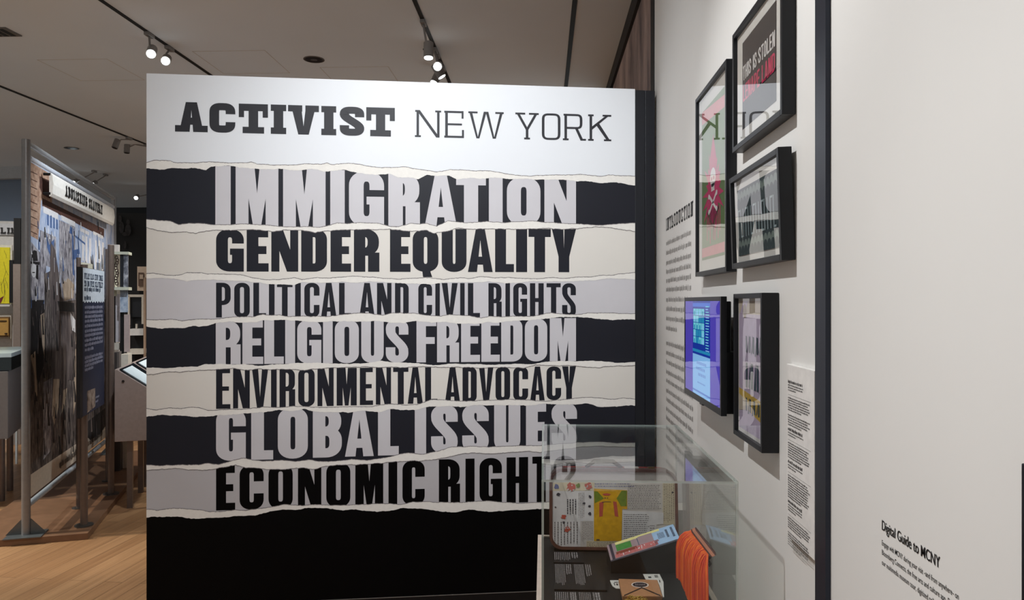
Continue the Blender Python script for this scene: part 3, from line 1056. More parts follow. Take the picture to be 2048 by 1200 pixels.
# black and pink lettered poster
F2 = Framed('black framed poster reading THIS IS STOLEN LENAPE LAND, topmost on the wall', 0.576, 1464.5, 1564, 2.054, 2.414)
ink = mat('poster_black', (36, 32, 33), 0.6)
F2.P(rect(0.155, 0.15, 0.83, 0.86), ink, 1)
pw_, ph_ = F2.a1 - F2.a0, F2.zt - F2.zb
fp = F2.pl
wl_ = F2.m(mat('poster_letter_white', (228, 224, 220), 0.6))
pk_ = F2.m(mat('poster_letter_pink', (214, 42, 92), 0.6))
letters(F2.art, fp, fit_line('THIS IS STOLEN', pw_ * 0.64, 0.0035), 2.250, 2.292, 0.0075, 0.006, -0.0109, False, wl_, F2.a0 + pw_ * 0.17)
letters(F2.art, fp, fit_line('LENAPE LAND', pw_ * 0.64, 0.0035), 2.188, 2.236, 0.0085, 0.0065, -0.0109, False, pk_, F2.a0 + pw_ * 0.17)
F2.done()

# dark teal poster leaning out from the wall
F3 = Framed('black framed dark teal patterned poster leaning forward, below the Lenape Land frame', 0.576, 1463.9, 1563.6, 1.702, 1.977, lean=0.034)
teal, grn, pale = mat('poster_teal', (30, 52, 50), 0.6), mat('poster_sage', (112, 126, 116), 0.6), mat('poster_ice', (150, 168, 168), 0.6)
F3.P(rect(0.10, 0.16, 0.90, 0.84), teal, 1)
for row, (y, m_) in enumerate(((0.76, grn), (0.69, teal), (0.24, grn), (0.18, teal))):
    for k in range(12):
        x = 0.10 + 0.8 * (k + 0.5) / 12 
        F3.P([(x - 0.033, y - 0.05)] + [(x + 0.033 * math.cos(math.pi - math.pi * j / 8), y + 0.055 * math.sin(math.pi * j / 8)) for j in range(9)] + [(x + 0.033, y - 0.05)], m_, 2 + row)
wd3 = (F3.a1 - F3.a0) * 0.78
tl3 = F3.m(pale)
for k in range(14):                      # tall drawn letter-like strokes of the pattern
    x = 0.12 + 0.76 * k / 14
    F3.P(rect(x, 0.32, x + 0.012, 0.62), pale, 7)
    if k % 3 == 0:
        F3.P(rect(x, 0.60, x + 0.045, 0.62), pale, 7)
    if k % 4 == 1:
        F3.P(rect(x, 0.32, x + 0.045, 0.34), pale, 7)
F3.done()

# lavender and yellow poster
F4 = Framed('black deep-framed lavender and yellow poster beside the screen', 0.565, 1466.5, 1523.5, 1.208, 1.624, rail=0.014)
lav, yel, dk_, cr = mat('poster_lavender', (200, 184, 208), 0.6), mat('poster_yellow', (214, 178, 70), 0.6), mat('poster_petrol', (48, 74, 84), 0.6), mat('poster_sand', (206, 192, 172), 0.6)
F4.P(rect(0.08, 0.06, 0.94, 0.95), lav, 1)
F4.P(rect(0.08, 0.86, 0.94, 0.95), cr, 2)
F4.P([(0.08, 0.34), (0.94, 0.30), (0.94, 0.16), (0.5, 0.20), (0.08, 0.24)], yel, 2)
F4.P([(0.08, 0.18), (0.5, 0.22), (0.4, 0.26), (0.08, 0.3)], cr, 3)
rg = random.Random(8)
for (v0, v1, n, m_) in ((0.60, 0.71, 9, dk_), (0.36, 0.53, 6, dk_), (0.20, 0.29, 8, dk_)):
    for k in range(n):
        u = 0.34 + 0.56 * k / n
        F4.P([(u, v0 + rg.uniform(-.02, .02)), (u + 0.36 / n, v0 + rg.uniform(-.02, .02)), (u + 0.40 / n, v1), (u + 0.06, v1 + .01)] if k % 2 else rect(u, v0, u + 0.34 / n, v1), m_, 4)
F4.P([(0.12, 0.86), (0.3, 0.86), (0.42, 0.95), (0.25, 0.95)], lav, 3)
F4.P(blob(0.3, 0.88, 0.06, 0.05, 18), mat('poster_tan', (168, 150, 128), 0.6), 4)
F4.done()

# ================================================================== screen on the wall
XF = 0.538
tvp = wall_plane(XF)
ta0, ta1 = tvp.px(1368.6, 604)[0], tvp.px(1441.8, 604)[0]
tz0, tz1 = 1.253, 1.617
tv = thing('wall_screen', 'small black flat screen showing a blue and purple video call image', 'television', (XW, -(ta0 + ta1) / 2, tz0))
M_tv = mat('tv_black_plastic', (12, 12, 14), 0.35)
b = MB()
b.obox(tvp.w(ta0, tz0, -0.018), tvp.ex * (ta1 - ta0), UP * (tz1 - tz0), tvp.n * 0.016)
fr = 0.014
for (a, a2, z, z2) in ((ta0, ta0 + fr, tz0, tz1), (ta1 - fr, ta1, tz0, tz1), (ta0 + fr, ta1 - fr, tz0, tz0 + 0.022), (ta0 + fr, ta1 - fr, tz1 - fr, tz1)):
    b.obox(tvp.w(a, z, -0.003), tvp.ex * (a2 - a), UP * (z2 - z), tvp.n * 0.003)
b.build('bezel', M_tv, tv, bevel=0.001)
b = MB()
b.obox(tvp.w(ta0 + 0.02, tz0 + 0.015, -0.034), tvp.ex * (ta1 - ta0 - 0.03), UP * (tz1 - tz0 - 0.03), tvp.n * 0.017)
b.obox(tvp.w(ta0 + 0.06, tz0 + 0.006, -0.052), tvp.ex * (ta1 - ta0 - 0.062), UP * 0.19, tvp.n * 0.036)
b.build('rear_housing', M_tv, tv, bevel=0.003)
b = MB()
b.obox(tvp.w(ta0 + 0.15, tz0 + 0.12, -(XW - XF) + 0.001), tvp.ex * 0.27, UP * 0.17, tvp.n * 0.03)
b.build('wall_bracket', M_black, tv)
b = MB(); b.obox(tvp.w((ta0 + ta1) / 2 - 0.02, tz0 - 0.005, -0.010), tvp.ex * 0.045, UP * 0.008, tvp.n * 0.009); b.build('sensor_bar', M_tv, tv)
b = MB(); b.obox(tvp.w(ta1 - 0.0045, tz0 + 0.045, -0.047), tvp.ex * 0.003, UP * 0.07, tvp.n * 0.006); b.build('side_sticker', mat('grey_sticker', (120, 118, 116), 0.5), tv)
sw, sh = ta1 - ta0 - 2 * fr, tz1 - tz0 - fr - 0.022
TE = [emit('screen_purple', (92, 78, 206), 1.0), emit('screen_blue', (64, 120, 226), 1.0), emit('screen_deep_blue', (22, 58, 170), 1.0), emit('screen_cyan', (120, 222, 238), 1.0),
      emit('screen_sky', (140, 196, 250), 1.1), emit('screen_text', (92, 140, 226), 1.0), emit('screen_teal', (40, 150, 200), 1.0), emit('screen_grey', (66, 72, 120), .6)]
sc = MB()


def S_(u0, v0, u1, v1, mi, lay=1):
    sc.poly([tvp.w(ta0 + fr + sw * u, tz0 + 0.022 + sh * v, -0.002 + 0.0002 * lay) for u, v in rect(u0, v0, u1, v1)], mi)


S_(0, 0, 1, 1, 0, 0)
S_(0.25, 0, 0.75, 1, 2, 1)
S_(0.25, 0.94, 0.75, 0.98, 1, 2)
rg = random.Random(3)
for i in range(4):
    for j in range(5):
        u, v = 0.27 + i * 0.082, 0.55 + j * 0.075
        S_(u, v, u + 0.076, v + 0.069, 3 if rg.random() < 0.75 else 6, 3)
        S_(u + 0.02, v + 0.0, u + 0.052, v + 0.045, 6 if rg.random() < 0.6 else 4, 4)
for j in range(17):
    S_(0.63, 0.49 + j * 0.028, 0.63 + 0.10 * rg.uniform(.6, 1), 0.50 + j * 0.028, 3 if j % 3 else 4, 3)
S_(0.25, 0.455, 0.75, 0.485, 6, 3)
S_(0.25, 0.0, 0.75, 0.43, 4, 2)
for j, (u0, u1) in enumerate(((0.38, 0.66), (0.36, 0.62), (0.42, 0.64))):
    for k in range(7):
        uu = u0 + (u1 - u0) * k / 7
        S_(uu, 0.33 - j * 0.06, uu + (u1 - u0) / 7 * .6, 0.36 - j * 0.06, 5, 3)
for k in range(9):
    S_(0.40 + k * .025, 0.13, 0.415 + k * .025, 0.145, 5, 3)
S_(0.25, 0.03, 0.75, 0.05, 5, 3)
sc.build('screen', TE, tv)
b = MB(); b.poly([tvp.w(ta0 + fr, tz0 + 0.022, -0.0005), tvp.w(ta1 - fr, tz0 + 0.022, -0.0005), tvp.w(ta1 - fr, tz1 - fr, -0.0005), tvp.w(ta0 + fr, tz1 - fr, -0.0005)])
b.build('screen_glass', glass('screen_glazing', 1.5, double=False), tv)

# ================================================================== white label board
lp = wall_plane(XW - 0.012)
la0, la1 = lp.px(1573, 604)[0], lp.px(1628.5, 604)[0]
lz0, lz1 = 1.028, 1.448
lb = thing('label_board', 'tall narrow white label board of small black print beside the dark steel bar', 'sign', (XW, -(la0 + la1) / 2, lz0))
b = MB(); b.obox(lp.w(la0, lz0, -0.0115), lp.ex * (la1 - la0), UP * (lz1 - lz0), lp.n * 0.0115); b.build('board', mat('label_board_white', (232, 228, 224), 0.6), lb, bevel=0.001)
tx = MB()
M_txt = mat('label_print', (92, 89, 88), 0.7)
lw = la1 - la0
z = lz1 - 0.045
for blk, (n_head, n_sub, n_rows, gap_) in enumerate(((1, 3, 6, 1), (0, 0, 5, 0), (1, 2, 7, 1), (1, 2, 10, 1), (1, 3, 5, 1), (0, 0, 6, 0))):
    if n_head:
        greek(tx, lp, la0 + 0.012, z, lw * 0.6, 0.007, 1, 0.0042, 0.0004, 70 + blk, thick=0.75, last=0.9)
        z -= 0.0068
        greek(tx, lp, la0 + 0.012, z, lw * 0.6, 0.006, n_sub, 0.0028, 0.0004, 80 + blk, last=.5)
        z -= 0.006 * n_sub + 0.004
        tx.poly([lp.w(la0 + 0.012, z, 0.0004), lp.w(la1 - 0.02, z, 0.0004), lp.w(la1 - 0.02, z + 0.0006, 0.0004), lp.w(la0 + 0.012, z + 0.0006, 0.0004)])
        z -= 0.009
    greek(tx, lp, la0 + 0.012, z, lw - 0.032, 0.0058, n_rows, 0.003, 0.0004, 90 + blk)
    z -= 0.0058 * n_rows + 0.007
tx.build('print', M_txt, lb)

# ================================================================== wall lettering
wp = wall_plane(XW)
ia0, ia1 = wp.px(1332.5, 604)[0], wp.px(1386.5, 604)[0]
it = thing('wall_lettering', 'INTRODUCTION heading and two grey paragraphs lettered on the white wall behind the screen', 'wall text', (XW, -(ia0 + ia1) / 2, 0.85))
M_vinyl = mat('black_vinyl', (32, 31, 32), 0.5)
M_vinyl_g = mat('grey_vinyl', (172, 168, 164), 0.6)
b = MB(); letters(b, wp, fit_line('INTRODUCTION', ia1 - ia0, 0.012), 1.952, 2.014, 0.0135, 0.011, 0.0006, True, 0, ia0, 3.0); b.build('heading', M_vinyl, it)
for k, (rows, n, seed) in enumerate((([488, 507, 526.7, 544.4, 562, 580, 600, 618, 637, 656], 10, 21), ([686, 705, 723, 743, 760.5, 780, 798, 817, 835, 853, 871], 11, 37))):
    for j, r in enumerate(rows):
        b = MB()
        zc = wp.px(1332.5, r)[1]
        greek(b, wp, ia0, zc - 0.008, (ia1 - ia0) * (1.0 if k == 0 else 1.06), 0.047, 1, 0.0165, 0.0006, seed + j, last=(0.94 if j < n - 1 else 0.55) if j != 9 or k else 0.45)
        b.build('text_line', M_vinyl_g, it)

da0 = wp.px(1764.3, 604)[0]
dg_ = thing('wall_lettering', 'Digital Guide to MCNY notice lettered in black on the nearest stretch of white wall', 'wall text', (XW, -da0 - 0.12, 1.1))
b = MB()
for dx in (0, 0.0011):
    typed(b, wp, 'Digital Guide to MCNY', da0 + dx, wp.px(1764.3, 1058.8)[1], 0.0178, wp.px(1881.0, 604)[0] - da0 - 0.0011, 0.0006 + dx * .1, 0.004)
b.build('heading', M_vinyl, dg_)
for txt, row, end in (('Engage with MCNY during your visit \u2013and from anywhere\u2013 on', 1089.5, 1918), ('Bloomberg Connects, the free arts and culture app. Discover', 1108.5, 1924), ('our multimedia museum tour, digitized collections, and more', 1128.5, 1922)):
    b = MB()
    typed(b, wp, txt, da0, wp.px(1764.3, row)[1], 0.0092, wp.px(end, 604)[0] - da0, 0.0006, 0.004)
    b.build('text_line', M_vinyl, dg_)
# dark board at the right edge of the photograph
kp = wall_plane(XW - 0.02)
k0, k1 = kp.px(2042, 604)[0], kp.px(2042, 604)[0] + 0.34
kz = kp.px(2042, 926)[1]
kb = thing('wall_board', 'dark flat board on the white wall at the right edge of the photo', 'sign', (XW, -(k0 + k1) / 2, kz - 0.5))
b = MB(); b.obox(kp.w(k0, kz - 0.5, -0.0195), kp.ex * (k1 - k0), UP * 0.5, kp.n * 0.0195); b.build('board', M_navy, kb, bevel=0.0015)
b = MB(); b.obox(kp.w(k0 + 0.03, kz - 0.47, 0.0002), kp.ex * (k1 - k0 - 0.06), UP * 0.44, kp.n * 0.0006); b.build('face', mat('board_face', (30, 32, 40), 0.5), kb)

# ================================================================== display case
CL, CR, CF, CB = -0.005, 0.497, 1.935, 2.815     # glass box
DZ, CT = 0.718, 1.142                            # deck, glass top
M_case = mat('case_white_paint', (206, 190, 176), 0.55)
M_deck = mat('case_deck_black', (13, 12, 13), 0.6)
M_gl = glass('case_acrylic', 1.42, (0.985, 0.995, 0.985))
M_ge = bpy.data.materials.new('acrylic_edge')
M_ge.use_nodes = True
nt = M_ge.node_tree
pb = nt.nodes['Principled BSDF']
pb.inputs['Base Color'].default_value = rgb((214, 224, 216))
pb.inputs['Roughness'].default_value = 0.15
pb.inputs['Alpha'].default_value = 0.5
case = thing('display_case', 'glass topped display case of objects on a black deck against the right wall', 'display case', ((CL + CR) / 2, (CF + CB) / 2, 0))
b = MB()
RB = 0.016
b.box((CL - RB, CF - RB, 0.0), (CR + RB, CB + RB, DZ - 0.006))
for (x0, y0, x1, y1) in ((CL - RB, CF - RB, CL - 0.001, CB + RB), (CR + 0.001, CF - RB, CR + RB, CB + RB), (CL - 0.001, CF - RB, CR + 0.001, CF - 0.001), (CL - 0.001, CB + 0.001, CR + 0.001, CB + RB)):
    b.box((x0, y0, DZ - 0.006), (x1, y1, DZ + 0.004))
b.build('base', M_case, case)
b = MB(); b.box((CL, CF, DZ - 0.006), (CR, CB, DZ)); b.build('deck', M_deck, case)
T = 0.006


def pane(name, a, c, thin):
    """thin pane: two big faces of clear acrylic, four polished edges"""
    mb = MB()
    mb.box(a, c)
    for k, f in enumerate(mb.f):
        n = (mb.v[f[1]] - mb.v[f[0]]).cross(mb.v[f[2]] - mb.v[f[0]])
        mb.m[k] = 0 if abs(n[thin]) > max(abs(n[(thin + 1) % 3]), abs(n[(thin + 2) % 3])) else 1
    return mb.build(name, [M_gl, M_ge], case)


pane('glass_top', (CL, CF, CT - T), (CR, CB, CT), 2)
pane('glass_side', (CL, CF, DZ), (CL + T, CB, CT - T), 0)
pane('glass_side', (CR - T, CF, DZ), (CR, CB, CT - T), 0)
pane('glass_front', (CL + T, CF, DZ), (CR - T, CF + T, CT - T), 1)
pane('glass_back', (CL + T, CB - T, DZ), (CR - T, CB, CT - T), 1)

# ---- suitcase with pasted letters
Ys = 2.66
sp = Pl((0, Ys, DZ), (1, 0, 0), (0, 0.12, 1))       # front face leans back a little
sx0, sx1 = sp.px(1099, 1050)[0], sp.px(1356.5, 1050)[0]
sy0, sy1 = 0.006, sp.px(1200, 938)[1]
M_leather = mat('suitcase_brown_leather', (92, 58, 48), 0.5, var=0.2, scale=30, bump=0.2)
sc_ = thing('suitcase', 'brown leather suitcase standing in the case, its face pasted with letters and drawings', 'suitcase', ((sx0 + sx1) / 2, Ys, DZ))


def rrect(x0, y0, x1, y1, r, n=7, top=True):
    out = []
    for (cx, cy, a) in ((x1 - r, y0 + r, 270), (x1 - r, y1 - r, 0), (x0 + r, y1 - r, 90), (x0 + r, y0 + r, 180)):
        for k in range(n + 1):
            t = math.radians(a + 90 * k / n)
            out.append((cx + r * math.cos(t), cy + r * math.sin(t)))
    return out


b = MB()
b.prism([sp.w(x, y, -0.001) for x, y in rrect(sx0, sy0, sx1, sy1, 0.045)], sp.n * -0.085)
shell = b.build('shell', M_leather, sc_, bevel=0.003)
b = MB()
ring_o, ring_i = rrect(sx0, sy0, sx1, sy1, 0.045), rrect(sx0 + 0.010, sy0 + 0.010, sx1 - 0.010, sy1 - 0.010, 0.038)
for k in range(len(ring_o)):
    j = (k + 1) % len(ring_o)
    for (u, v, o1, o2) in ((ring_o[k], ring_o[j], 0, 0),):
        b.hexa([sp.w(*ring_o[k], -0.002), sp.w(*ring_o[j], -0.002), sp.w(*ring_i[j], -0.002), sp.w(*ring_i[k], -0.002),
                sp.w(*ring_o[k], 0.004), sp.w(*ring_o[j], 0.004), sp.w(*ring_i[j], 0.004), sp.w(*ring_i[k], 0.004)])
b.build('rim', mat('suitcase_rim', (104, 66, 54), 0.5, var=0.2), sc_)
b = MB(); hc = (sx0 + sx1) / 2 - 0.03
hp = []
for k in range(13):
    t = k / 12
    hp.append(sp.w(hc - 0.065 + 0.13 * t, sy1 + 0.024 * min(1, 4 * min(t, 1 - t)), -0.045))
b.tube(hp, 0.007, 8)
b.build('handle', mat('suitcase_handle', (40, 24, 22), 0.5), sc_, smooth=True)
b = MB()
b.obox(sp.w(hc + 0.075, sy1 + 0.0005, -0.06), sp.ex * 0.05, sp.n * 0.03, sp.ey * 0.004)
b.build('name_tag', mat('tag_white', (220, 214, 206), 0.6), sc_)
b = MB(); b.obox(sp.w(sx0 + 0.05, sy1 - 0.001, -0.075), sp.ex * (sx1 - sx0 - 0.1), sp.n * 0.02, sp.ey * 0.003); b.build('red_piping', mat('red_piping', (168, 52, 46), 0.5), sc_)
for hx in (-0.10, 0.16):
    b = MB(); b.obox(sp.w(hc + hx, sy1 - 0.001, -0.055), sp.ex * 0.022, sp.n * 0.022, sp.ey * 0.006); b.build('latch', mat('brass', (150, 120, 70), 0.35, 0.8), sc_)
col = MB()
CM = [mat('letter_paper', (206, 196, 190), 0.7, var=0.04), mat('letter_paper_warm', (210, 194, 166), 0.7, var=0.06), mat('drawing_yellow', (214, 160, 22), 0.7, var=0.12, scale=60),
      mat('pen_ink', (78, 66, 66), 0.7), mat('crayon_red', (190, 84, 66), 0.7), mat('crayon_green', (112, 128, 34), 0.7, var=.2, scale=80), mat('pen_blue', (92, 92, 140), 0.7), mat('letter_white', (216, 210, 210), 0.7), mat('crayon_dark', (60, 58, 66), 0.7)]


def K(pts, mi, lay):
    col.poly([sp.w(*sp.px(x, y), 0.0003 * lay) for x, y in pts], mi)


def KR(x0, y0, x1, y1, mi, lay):
    K(rect(x0, y1, x1, y0), mi, lay)


def kz_(pts):
    return [(1090 + x / 7.057, 950 + y / 7.057) for x, y in pts]


inner = rrect(sx0 + 0.010, sy0 + 0.010, sx1 - 0.010, sy1 - 0.010, 0.038)
col.poly([sp.w(x, y, 0.0002) for x, y in inner], 0)
K(kz_([(110, 225), (690, 225), (690, 650), (500, 650), (500, 1010), (240, 1020), (150, 960), (110, 900)]), 7, 2)
K(kz_([(110, 110), (700, 95), (700, 220), (110, 225)]), 1, 2)
K(kz_([(585, 930), (1090, 930), (1090, 1030), (585, 1030)]), 1, 2)
K(kz_([(690, 190), (1160, 215), (1160, 480), (1090, 480), (1080, 930), (690, 930)]), 2, 4)
K(kz_([(1165, 130), (1640, 130), (1640, 490), (1165, 490)]), 0, 3)
K(kz_([(1660, 110), (1840, 110), (1830, 700), (1660, 700)]), 1, 3)
K(kz_([(1090, 500), (1670, 530), (1670, 690), (1570, 700), (1570, 930), (1090, 920)]), 7, 5)
K(kz_([(690, 230), (740, 230), (830, 330), (700, 400)]), 5, 6); K(kz_([(1010, 330), (1080, 220), (1155, 220), (1150, 440), (1070, 440)]), 5, 6)
K(kz_([(810, 265), (870, 255), (930, 270), (900, 292), (830, 288)]), 4, 6)
K(kz_([(765, 390), (825, 370), (812, 580), (765, 590)]), 4, 6); K(kz_([(960, 370), (1010, 380), (1035, 590), (985, 580)]), 4, 6)
K(kz_([(835, 318), (860, 318), (860, 328), (835, 328)]), 3, 6); K(kz_([(875, 318), (890, 318), (890, 328), (875, 328)]), 3, 6)
K(kz_([(800, 385), (850, 372), (930, 375), (935, 382), (850, 380), (805, 394)]), 3, 7)
K(kz_([(725, 905), (770, 905), (770, 922), (725, 922)]), 3, 6)
rg = random.Random(17)
for (x, y, r, mi) in ((160, 160, 34, 6), (365, 165, 55, 4), (470, 150, 30, 5), (615, 155, 50, 4), (190, 270, 26, 8), (635, 305, 20, 8), (550, 400, 18, 8), (628, 442, 18, 8), (630, 545, 22, 8), (265, 590, 34, 4), (262, 668, 18, 8), (312, 765, 42, 4), (1800, 245, 15, 3), (148, 455, 12, 3)):
    K(kz_(blob(x, y, r, r, 14, rg, 0.3)), mi, 6)
    if mi == 4:
        for _ in range(5):
            K(kz_(blob(x + rg.uniform(-r, r), y + rg.uniform(-r, r), r * .18, r * .18, 6)), 7, 7)


def scribble(x0, y0, x1, y1, rows, mi, lay, vertical=False, th=0.45):
    """rows of tiny handwriting in the collage"""
    n = rows
    for k in range(n):
        a = (y0 + (y1 - y0) * (k + 0.3) / n) if not vertical else (x0 + (x1 - x0) * (k + 0.3) / n)
        hgt = ((y1 - y0) if not vertical else (x1 - x0)) / n * th
        q, e = (x0, x1) if not vertical else (y0, y1)
        end = e - (e - q) * rg.uniform(0, 0.12)
        while q < end:
            ln = rg.uniform(8, 34)
            q2 = min(q + ln, end)
            r = rect(q, a + hgt, q2, a) if not vertical else rect(a, q2, a + hgt, q)
            K(kz_(r), mi, lay)
            q = q2 + rg.uniform(6, 12)


scribble(1170, 135, 1640, 485, 15, 3, 6, th=.28)
scribble(1110, 545, 1480, 910, 13, 3, 8, th=.25)
scribble(1480, 700, 1560, 900, 6, 3, 8, th=.25)
scribble(700, 110, 1260, 180, 2, 6, 6, th=.25)
scribble(120, 660, 480, 1000, 8, 3, 6, True, .22)
scribble(300, 340, 450, 560, 4, 8, 6, True, .4)
scribble(470, 250, 560, 640, 4, 3, 6, True, .2)
scribble(520, 660, 680, 930, 8, 3, 6, True, .22)
scribble(590, 940, 1080, 1020, 4, 3, 6, False, .25)
scribble(1670, 120, 1830, 690, 6, 3, 6, True, .22)
col.build('collage', CM, sc_)

# ---- black text cards on the deck
dp = Pl((0, 0, DZ), (1, 0, 0), (0, 1, 0))
M_card = mat('card_black', (19, 18, 19), 0.6)
M_cardtxt = mat('card_print', (176, 170, 170), 0.6)


def card(label, x0, x1, y_far, y_near, blocks, seed):
    (a0, b1), (a1, _) = dp.px(x0, y_far), dp.px(x1, y_far)
    b0 = dp.px(x0, y_near)[1]
    a1 = dp.px(x1, (y_far + y_near) / 2)[0]
    a0 = dp.px(x0, (y_far + y_near) / 2)[0]
    t = thing('label_card', label, 'label', ((a0 + a1) / 2, (b0 + b1) / 2, DZ), 'black text cards in the display case')
    m = MB(); m.obox(dp.w(a0, b0, 0.0005), dp.ex * (a1 - a0), dp.ey * (b1 - b0), UP * 0.006); m.build('board', M_card, t)
    m = MB()
    for k, (u0, u1, n, share, thick) in enumerate(blocks):
        xs0 = a0 + (a1 - a0) * u0
        pitch = (a1 - a0) * (u1 - u0) / n
        greek(m, dp, xs0, b1 - 0.006, (b1 - b0) * share, pitch, n, pitch * 0.5, 0.0069, seed + k, axis=1, thick=thick, last=.85)
    m.build('print', M_cardtxt, t)


# axis 1 lines stack towards +x: greek() steps -y per row, mirrored to +x by the axis swap
card('small black text card just in front of the suitcase', 1107, 1166, 1107, 1128.5, ((0.06, 0.62, 9, 0.8, 0.4), (0.66, 0.9, 3, 0.6, 0.5)), 5)
card('wide black text card in the middle of the deck left of the paper envelope', 1107.5, 1208, 1131, 1182.5, ((0.05, 0.26, 7, 0.86, 0.4), (0.28, 0.40, 3, 0.45, 0.5), (0.44, 0.64, 7, 0.86, 0.4), (0.68, 0.80, 3, 0.5, 0.5)), 15)
card('black text card nearest the front, cut by the bottom of the photo', 1107, 1222, 1187, 1240, ((0.05, 0.30, 7, 0.86, 0.4), (0.33, 0.45, 3, 0.5, 0.6), (0.48, 0.70, 7, 0.86, 0.4), (0.74, 0.88, 3, 0.5, 0.6)), 25)

# ---- colourful brochure on a black wedge
D_ = at(1221.5, 1121, 2.436); C_ = at(1359.5, 1077, 2.436); A_ = at(1213.5, 1091, 2.53); B_ = at(1344, 1051.4, 2.53)
bn = (C_ - D_).cross(A_ - D_).normalized()
foot_ = lambda p: Vector((p.x, p.y, DZ + 0.0005))
wd = MB()
dn = bn * -0.005
wd.hexa([foot_(D_), foot_(C_), foot_(B_), foot_(A_), D_ + dn, C_ + dn, B_ + dn, A_ + dn])
tag(wd.build('display_wedge', mat('wedge_black', (16, 15, 16), 0.5), None, bevel=0.001), 'black sloping wedge block carrying the colourful brochure', 'display stand')
br_ = thing('brochure', 'colourful folded brochure of blue, green and yellow on the black wedge', 'brochure', (D_ + C_ + A_ + B_) / 4)
m = MB(); m.hexa([p + bn * -0.0045 for p in (D_, C_, B_, A_)] + [D_, C_, B_, A_]); m.build('cover', mat('brochure_edge', (150, 150, 170), 0.5), br_)
bx, by = (C_ - D_), (A_ - D_)
m = MB()
BM = [mat('brochure_sky', (158, 188, 222), 0.5), mat('brochure_mauve', (160, 136, 142), 0.5), mat('brochure_green', (70, 140, 62), 0.5, var=.15, scale=90), mat('brochure_cream', (230, 220, 150), 0.5), mat('brochure_pink', (196, 108, 108), 0.5, var=.25, scale=150), mat('brochure_ink', (70, 84, 110), 0.5), mat('brochure_brown', (136, 62, 44), 0.5), mat('brochure_edge2', (58, 50, 66), 0.5), mat('brochure_white', (226, 222, 222), 0.5)]


def BQ(u0, v0, u1, v1, mi, lay):
    m.poly([D_ + bx * u + by * v + bn * (0.0004 * lay) for u, v in rect(u0, v0, u1, v1)], mi)


BQ(0, 0, 1, 1, 1, 1)
BQ(0.03, 0, 0.07, 1, 7, 2)
BQ(0.66, 0, 1, 1, 0, 2)
BQ(0.12, 0.84, 0.45, 1, 3, 2); BQ(0.45, 0.9, 0.66, 1, 3, 2); BQ(0.66, 0.86, 0.78, 1, 3, 3)
BQ(0.12, 0.42, 0.34, 0.82, 2, 2)
BQ(0.10, 0.22, 0.40, 0.38, 6, 3)
BQ(0.08, 0.04, 0.70, 0.26, 4, 2)
BQ(0.40, 0.24, 0.72, 0.36, 4, 2)
BQ(0.435, 0.35, 0.445, 0.85, 5, 3)
rg = random.Random(4)
for k in range(26):
    u = rg.uniform(0.1, 0.68)
    BQ(u, 0.05 + rg.random() * .2, u + 0.012, 0.12 + rg.random() * .2, 8 if k % 2 else 4, 4)
for k in range(6):
    BQ(0.73 + k * 0.016, 0.35, 0.738 + k * 0.016, 0.72, 5, 3)
for (u, v0, v1) in ((0.85, 0.3, 0.82), (0.93, 0.22, 0.86)):
    v = v0
    while v < v1:
        BQ(u, v, u + 0.032, min(v + 0.06, v1), 5, 3)
        v += 0.075
m.build('print', BM, br_)

# ---- orange fringe
M_or1 = streaked('fringe_orange', (226, 78, 44), (240, 104, 44), (250, 140, 46), (160, 160, 4), 0.7)
FD = 2.03
fr_ = thing('fringe_bag', 'orange fringed bag with a striped band hanging beside the right glass', 'bag', Vector((at(1400, 604, FD).x, at(1400, 604, FD).y, DZ)))
p0, p1 = at(1382.7, 1061, FD + 0.04), at(1418, 1107, FD - 0.03)
left_x = at(1357, 1100, FD).x
rg = random.Random(12)
fm = MB()
NS = 240
for k in range(NS):
    u = k / (NS - 1)
    st = p0.lerp(p1, u)
    row = rg.random()
    x_hang = left_x + (p1.x - 0.004 - left_x) * min(1, max(0, (u * 0.62 + 0.38 * row)))
    x_hang = min(x_hang, st.x - 0.002)
    y_hang = st.y - 0.004 - 0.03 * row
    # the free ends are cut on a slant, shortest at the left
    v = (x_hang - left_x) / (p1.x - left_x)
    zb = 0.836 - max(0, v - 0.12) * 0.20 + rg.uniform(0, .005)
    zb = max(zb, DZ + 0.004)
    pts = []
    for j in range(10):
        t = j / 9
        e = min(1, t * 2.2)
        xx = st.x + (x_hang - st.x) * (1 - (1 - e) ** 2)
        yy = st.y + (y_hang - st.y) * e
        zz_ = st.z + 0.004 * math.sin(math.pi * min(1, t * 3)) + (zb - st.z) * t ** 1.35
        pts.append((xx, yy, zz_))
    fm.tube(pts, [0.0015] * 9 + [0.0009], 5, rg.choice((0, 0, 0, 1, 1, 2)))
o = fm.build('fringe', [M_or1, mat('fringe_red_thread', (222, 72, 42), 0.75), mat('fringe_light_thread', (248, 134, 56), 0.75)], fr_, smooth=True)
o['kind'] = 'stuff'
bm_ = MB()
d_ = (p1 - p0).normalized()
side = Vector((0.55, -0.2, 0.35)).normalized()
for k, (mi, w0, w1) in enumerate(((0, 0.0, 0.004), (1, 0.004, 0.013), (0, 0.013, 0.017))):
    bm_.obox(p0 - d_ * 0.004 + side * w0, (p1 - p0) + d_ * 0.008, side * (w1 - w0), Vector((0, -0.012, -0.004)), mi)
bm_.build('band', [mat('band_dark', (66, 28, 24), 0.6), mat('band_brown', (176, 112, 86), 0.6)], fr_, bevel=0.0008)
cd = MB()
cp = [at(x, y, FD - 0.02) for x, y in ((1413, 1098), (1419, 1103), (1423, 1110), (1420, 1116), (1416, 1119), (1418, 1123), (1421, 1127), (1417, 1132))]
cd.tube(cp, 0.0035, 7)
cd.build('cord', mat('cord_black', (20, 16, 16), 0.7), fr_, smooth=True)
st_ = MB()
